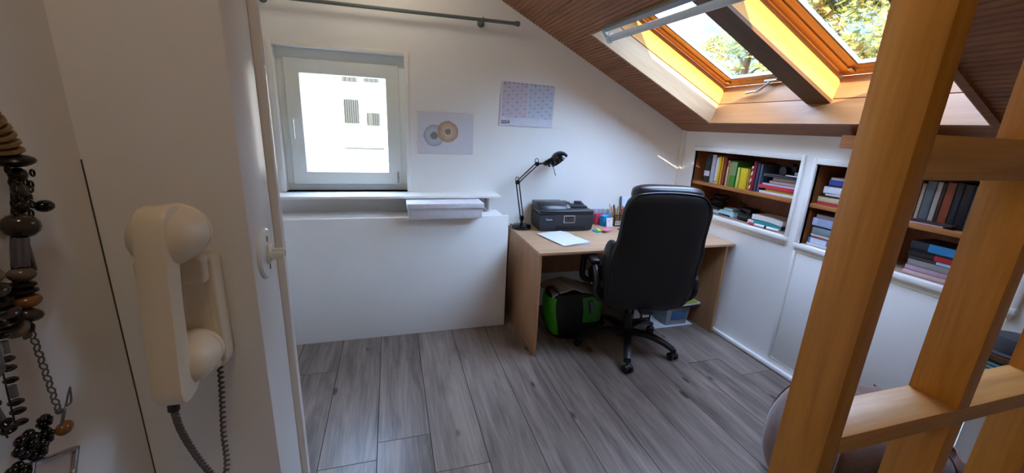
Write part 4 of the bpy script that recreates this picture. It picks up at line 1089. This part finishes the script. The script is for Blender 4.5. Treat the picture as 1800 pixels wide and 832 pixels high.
MB().tube(pth, .0012, 5).build('string', m_dk, n1)
s_ = .066
seq = [(m_tan, .0085, .0030, 'd')]*8+[(m_dk, .011, .005, 'b'), (m_dk, .013, .006, 'f'), (m_sm, .009, .007, 'f'), (m_dk, .010, .006, 'f'), (m_sm, .0105, .010, 'b'), (m_pew, .005, .012, 'c'), (m_gr, .0075, .006, 'b'), (m_dk, .0085, .0025, 'd'), (m_dk, .0090, .0025, 'd'), (m_am, .0085, .006, 'b'), (m_sm, .0085, .006, 'b'), (m_dk, .007, .003, 'd'), (m_gr, .0075, .005, 'b'), (m_dk, .0085, .004, 'd'), (m_sm, .009, .005, 'b'), (m_dk, .0085, .004, 'd'), (m_sm, .0085, .006, 'b'), (m_gr, .009, .006, 'b'), (m_sm, .0085, .006, 'b'), (m_am, .0075, .005, 'b'), (m_dk, .0085, .0025, 'd'), (m_am, .008, .006, 'b'), (m_sm, .008, .006, 'b')]
for mt, r, h, k in seq:
    r *= 1.28; h *= 1.12
    c, d = at(s_+h); s_ += 2*h+.0003; c = c+V((.006 if k != 'd' else .004, 0, 0))
    b_ = MB()
    if k == 'd': disc(b_, c, r, h, d)
    elif k == 'b': q = d.to_track_quat('Z', 'Y').to_matrix().to_4x4(); b_.ball((0, 0, 0), (r, r, h*1.05), 12, 8, M=Matrix.Translation(c) @ q)
    elif k == 'c': b_.cyl(c-d*h, c+d*h, r, seg=10)
    else:       # filigree: petals round a core
        b_.ball(c, (.006, r*.5, h), 10, 6)
        for g in range(7):
            a = 2*PI*g/7; pc = c+V((.002, r*.8*math.cos(a), r*.8*math.sin(a))); b_.torus(pc, .0032, .0010, (1, .2, 0), 10, 5)
    b_.build('bead', mt, n1)
c0, _ = at(.10)
jp = V((XN+.012, .5005, 1.404)); MB().ball(jp, (.007, .0085, .006), 12, 8).build('charm', m_jet, n1)
MB().box(XN+.002, XN+.008, .476, .480, 1.345, 1.372, .0008).build('metal_tag', m_pew, n1)
MB().box(XN+.003, XN+.006, .4500, .4580, 1.286, 1.297, .001).build('metal_tag', m_gr, n1)
cm = MB()
for i in range(15):
    t = i/14; c = V((XN+.004, .4595+.0035*t, 1.300-.098*t)); cm.torus(c, .0034, .0008, (1, 0, 0) if i % 2 == 0 else (.2, 1, 0), 10, 5, )
cm.ball((XN+.004, .4635, 1.197), .0032, 10, 6)
cm.build('extender_chain', m_pew, n1)
XN = -.326
n2 = thing('long_necklace', 'long black bead necklace ending in a large dark flower pendant on the left wall', 'necklace', (XN, .43, 1.57))
def strand(yz_, s0, s1):
    p_ = spline([V((XN, y*.947, 1.5+(z-1.5)*.947)) for y, z in yz_], 8); a_, t_ = along(p_); MB().tube(p_, .0007, 5).build('string', m_dk, n2)
    s = s0; i = 0
    while s < min(s1, t_):
        c, d = a_(s); c = c+V((.004, 0, 0)); b_ = MB()
        if i % 4 in (0, 1): disc(b_, c, .0052, .0020, d, 12); b_.build('bead', m_jet, n2); s += .0085 if i % 4 == 0 else .011
        elif i % 4 == 2: disc(b_, c, .0048, .0020, d, 12); b_.build('bead', m_jet, n2); s += .0105
        else: b_.cyl(c-d*.0055, c+d*.0055, .0028, seg=10); b_.build('tube_bead', m_pew, n2); s += .0105
        i += 1
strand([(.436, 1.566), (.446, 1.45), (.443, 1.34), (.438, 1.30), (.433, 1.26), (.429, 1.212)], .235, .40)
strand([(.432, 1.566), (.412, 1.45), (.408, 1.34), (.409, 1.28), (.412, 1.24), (.419, 1.205)], .205, .40)
pd = V((XN+.008, .404, 1.191))
fl2 = MB()
for (dy, dz, r) in ((-.004, .018, .013), (.014, .010, .009), (-.020, .002, .010), (.004, .004, .010), (.018, .024, .007)):
    c = pd+V((.0, dy, dz))
    for g in range(6):
        a = 2*PI*g/6; fl2.ball(c+V((0, math.cos(a)*r*.6, math.sin(a)*r*.6)), (.004, r*.45, r*.38), 8, 6)
    fl2.ball(c+V((.004, 0, 0)), r*.32, 8, 6)
fl2.build('flower_cluster', m_jet, n2)
Mp = Matrix.Translation(pd+V((0, .008, -.022))) @ Matrix.Rotation(math.radians(-28), 4, 'X')
fr = MB()
for (y0, y1, z0, z1) in ((-.026, .026, .010, .014), (-.026, .026, -.014, -.010), (-.028, -.024, -.014, .014), (.024, .028, -.014, .014)): fr.box(0, .006, y0, y1, z0, z1, .001, M=Mp)
fr.build('silver_frame', plain('polished_silver', '#b8b6b8', .2, metal=1), n2)
MB().box(-.001, .002, -.026, .026, -.012, .012, M=Mp).build('shell_inlay', flat('#c9b8aa', .3), n2)
MB().ball(pd+V((.002, .033, .004)), (.006, .0085, .0065), 12, 8).build('amber_bead', m_am, n2)
MB().tube([pd+V((.003, .028+.022*t+.004*math.sin(t*PI), .008+.030*t+.006*math.sin(t*6.28))) for t in [i/10 for i in range(11)]]+[pd+V((.003, .046-.020*t, .039-.030*t-.006)) for t in [i/8 for i in range(9)]], .0009, 5).build('wire_loop', m_pew, n2)
n3 = thing('crystal_pendant', 'grey pointed crystal pendant on a thin cord left of the long black bead necklace', 'pendant', (XN, .428, 1.57))
pc_ = V((XN+.006, .397, 1.296))
MB().lathe([(0, -.019), (.0075, -.010), (.0085, .010), (.0065, .016), (0, .018)], Matrix.Translation(pc_), 6).build('crystal', plain('grey_crystal', '#6a6c6c', .1, vary=.3, scale=90), n3)
MB().lathe([(0, .012), (.0078, .012), (.006, .020), (.002, .023), (0, .023)], Matrix.Translation(pc_), 10).torus(pc_+V((0, 0, .025)), .0025, .0007, (1, 0, 0), 10, 5).build('cap', m_pew, n3)
MB().tube(spline([pc_+V((0, 0, .027)), (XN, .398, 1.40), (XN, .415, 1.50), (XN, .438, 1.566)], 8), .0008, 5).build('cord', m_dk, n3)

# ================================================================ behind the divider
bgm = plain('brown_velour', '#6b4c40', .95, vary=.18, scale=18, bump=.5, bscale=90)
bgm.node_tree.nodes['Principled BSDF'].inputs['Sheen Weight'].default_value = .5
pf = thing('pouf', 'brown velour round pouf on the floor behind the wooden divider', 'pouf', (1.72, .875, 0))
def bean(u, v):
    q = 2*PI*u; t = PI*v; st = math.sin(t)**.75; ct = math.cos(t)
    r = .285*(1+.02*math.sin(q*5+v*6)+.012*math.sin(q*11-v*13))
    z = .275+.285*math.copysign(abs(ct)**.85, ct); z = max(.001, z)
    return V((1.72+r*st*math.cos(q), .875+r*st*math.sin(q), z+.012*math.sin(q*3+v*9)*st*(z > .02)))
vs = []; fs = []; nu, nv = 48, 24
for j in range(nv+1):
    for i in range(nu): vs.append(bean(i/nu, j/nv))
for j in range(nv):
    for i in range(nu): fs.append([j*nu+i, j*nu+(i+1) % nu, (j+1)*nu+(i+1) % nu, (j+1)*nu+i])
MB().add(vs, fs).build('cover', bgm, pf, angle=80)
for k in range(4):
    a = k*PI/2+.4; MB().tube([bean((a/(2*PI)) % 1, v/24)+V((.004*math.cos(a), .004*math.sin(a), .003)) for v in range(3, 20)], .0035, 6).build('seam', bgm, pf)
bl = thing('blanket', 'crumpled mauve blanket lying over the brown pouf', 'blanket', (1.85, .80, .4))
def blf(u, v):
    q = -1.0+1.4*u; vv = .40+.22*v; p = bean((q/(2*PI)) % 1, vv); n_ = (p-V((1.72, .875, .2))).normalized()
    return p+n_*(.022+.014*abs(math.sin(u*13+v*5))+.008*math.sin(u*7-v*11)+.005*math.sin(u*31))
MB().grid(blf, 40, 20, .006).build('cloth', plain('mauve_fleece', '#8d6a62', .95, vary=.12, scale=25, bump=.4, bscale=120), bl, angle=80)
tb2 = thing('side_table', 'small brown side table against the low wall behind the divider', 'table', (2.29, .78, 0))
m_tb = wood('dark_brown_table_wood', '#6b4326', '#4a2a14', 'y', .5)
MB().box(2.19, 2.392, .60, .93, .712, .736, .003).build('table_top', m_tb, tb2)
MB().box(2.20, 2.385, .61, .92, .612, .628, .002).build('shelf', m_tb, tb2)
for (x, y) in ((2.205, .615), (2.375, .615), (2.205, .912), (2.375, .912)): MB().box(x-.012, x+.012, y-.012, y+.012, 0, .713, .002).build('leg', m_tb, tb2)
ht = thing('felt_hat', 'dark grey round hat lying on the small side table', 'hat', (2.29, .77, .7365))
m_hat = plain('dark_grey_felt', '#37363a', .9, vary=.1, bump=.2)
MB().lathe([(0, 0), (.095, 0), (.098, .004), (.09, .009), (0, .010)], c=(2.29, .77, .7365), seg=30).build('brim', m_hat, ht)
MB().lathe([(0, .008), (.078, .008), (.076, .04), (.062, .064), (.03, .074), (0, .075)], c=(2.29, .77, .7365), seg=30).build('crown', m_hat, ht)
m, nt, b = newmat('blue_striped_cotton')
tc = nt.nodes.new('ShaderNodeTexCoord'); wv = nt.nodes.new('ShaderNodeTexWave'); wv.wave_type = 'BANDS'; wv.bands_direction = 'Z'; wv.inputs['Scale'].default_value = 22
nt.links.new(tc.outputs['Object'], wv.inputs[0]); r = ramp(nt, [(.45, '#1f8cc4'), (.6, '#bfe0ee')]); nt.links.new(wv.outputs['Fac'], r.inputs[0]); nt.links.new(r.outputs[0], b.inputs['Base Color']); b.inputs['Roughness'].default_value = .9
tw = thing('folded_towel', 'blue and white striped folded towel on the shelf of the side table', 'towel', (2.29, .79, .6285))
MB().box(2.205, 2.36, .64, .895, .6285, .70, .012, 3).build('cloth', m, tw)

# ================================================================ added fill lamps, out of view, for hall and room
m_lit, nt, b = newmat('fill_lamp_glass'); b.inputs['Emission Color'].default_value = (1, .86, .66, 1); b.inputs['Emission Strength'].default_value = HALL_FILL
lx, ly_ = .06, -.10; lz = zs(lx)
lm = thing('added_fill_lamp', 'added unseen fill light shaped as a round glass lamp in the hall', 'fill lamp', (lx, ly_, lz))  # added light source, unseen, brightens the hall walls
q = V((SLO, 0, 1)).normalized(); MQ = Matrix.Translation(SL((lx-KX)*H_, ly_, -.006)) @ (-q).to_track_quat('Z', 'Y').to_matrix().to_4x4()
MB().lathe([(0, 0), (.10, 0), (.10, .018), (0, .018)], MQ, 32).build('ceiling_plate', M_gloss, lm)
MB().lathe([(.135, .018), (.14, .03), (.132, .06), (.105, .088), (.06, .105), (0, .11)], MQ, 32).build('glass_shade', m_lit, lm)
m_lit2 = m_lit.copy(); m_lit2.node_tree.nodes['Principled BSDF'].inputs['Emission Strength'].default_value = ROOM_FILL; m_lit2.node_tree.nodes['Principled BSDF'].inputs['Emission Color'].default_value = (.98, .92, .72, 1)
px, py, pz = -.05, 2.40, 2.50
pl2 = thing('added_fill_globe', 'added unseen fill light shaped as an opal globe above the window side', 'pendant lamp', (px, py, pz))  # added out of view to lift the upper back wall
MB().cyl((px, py, zs(px)), (px, py, pz+.145), .004, seg=8).lathe([(0, 0), (.045, 0), (.045, -.02), (0, -.025)], c=(px, py, zs(px)+.005)).build('suspension', M_gloss, pl2)
MB().ball((px, py, pz), .15, 28, 18).build('globe', m_lit2, pl2)
MB().cyl((px, py, pz+.14), (px, py, pz+.17), .035, .02).build('gallery', M_steel, pl2)
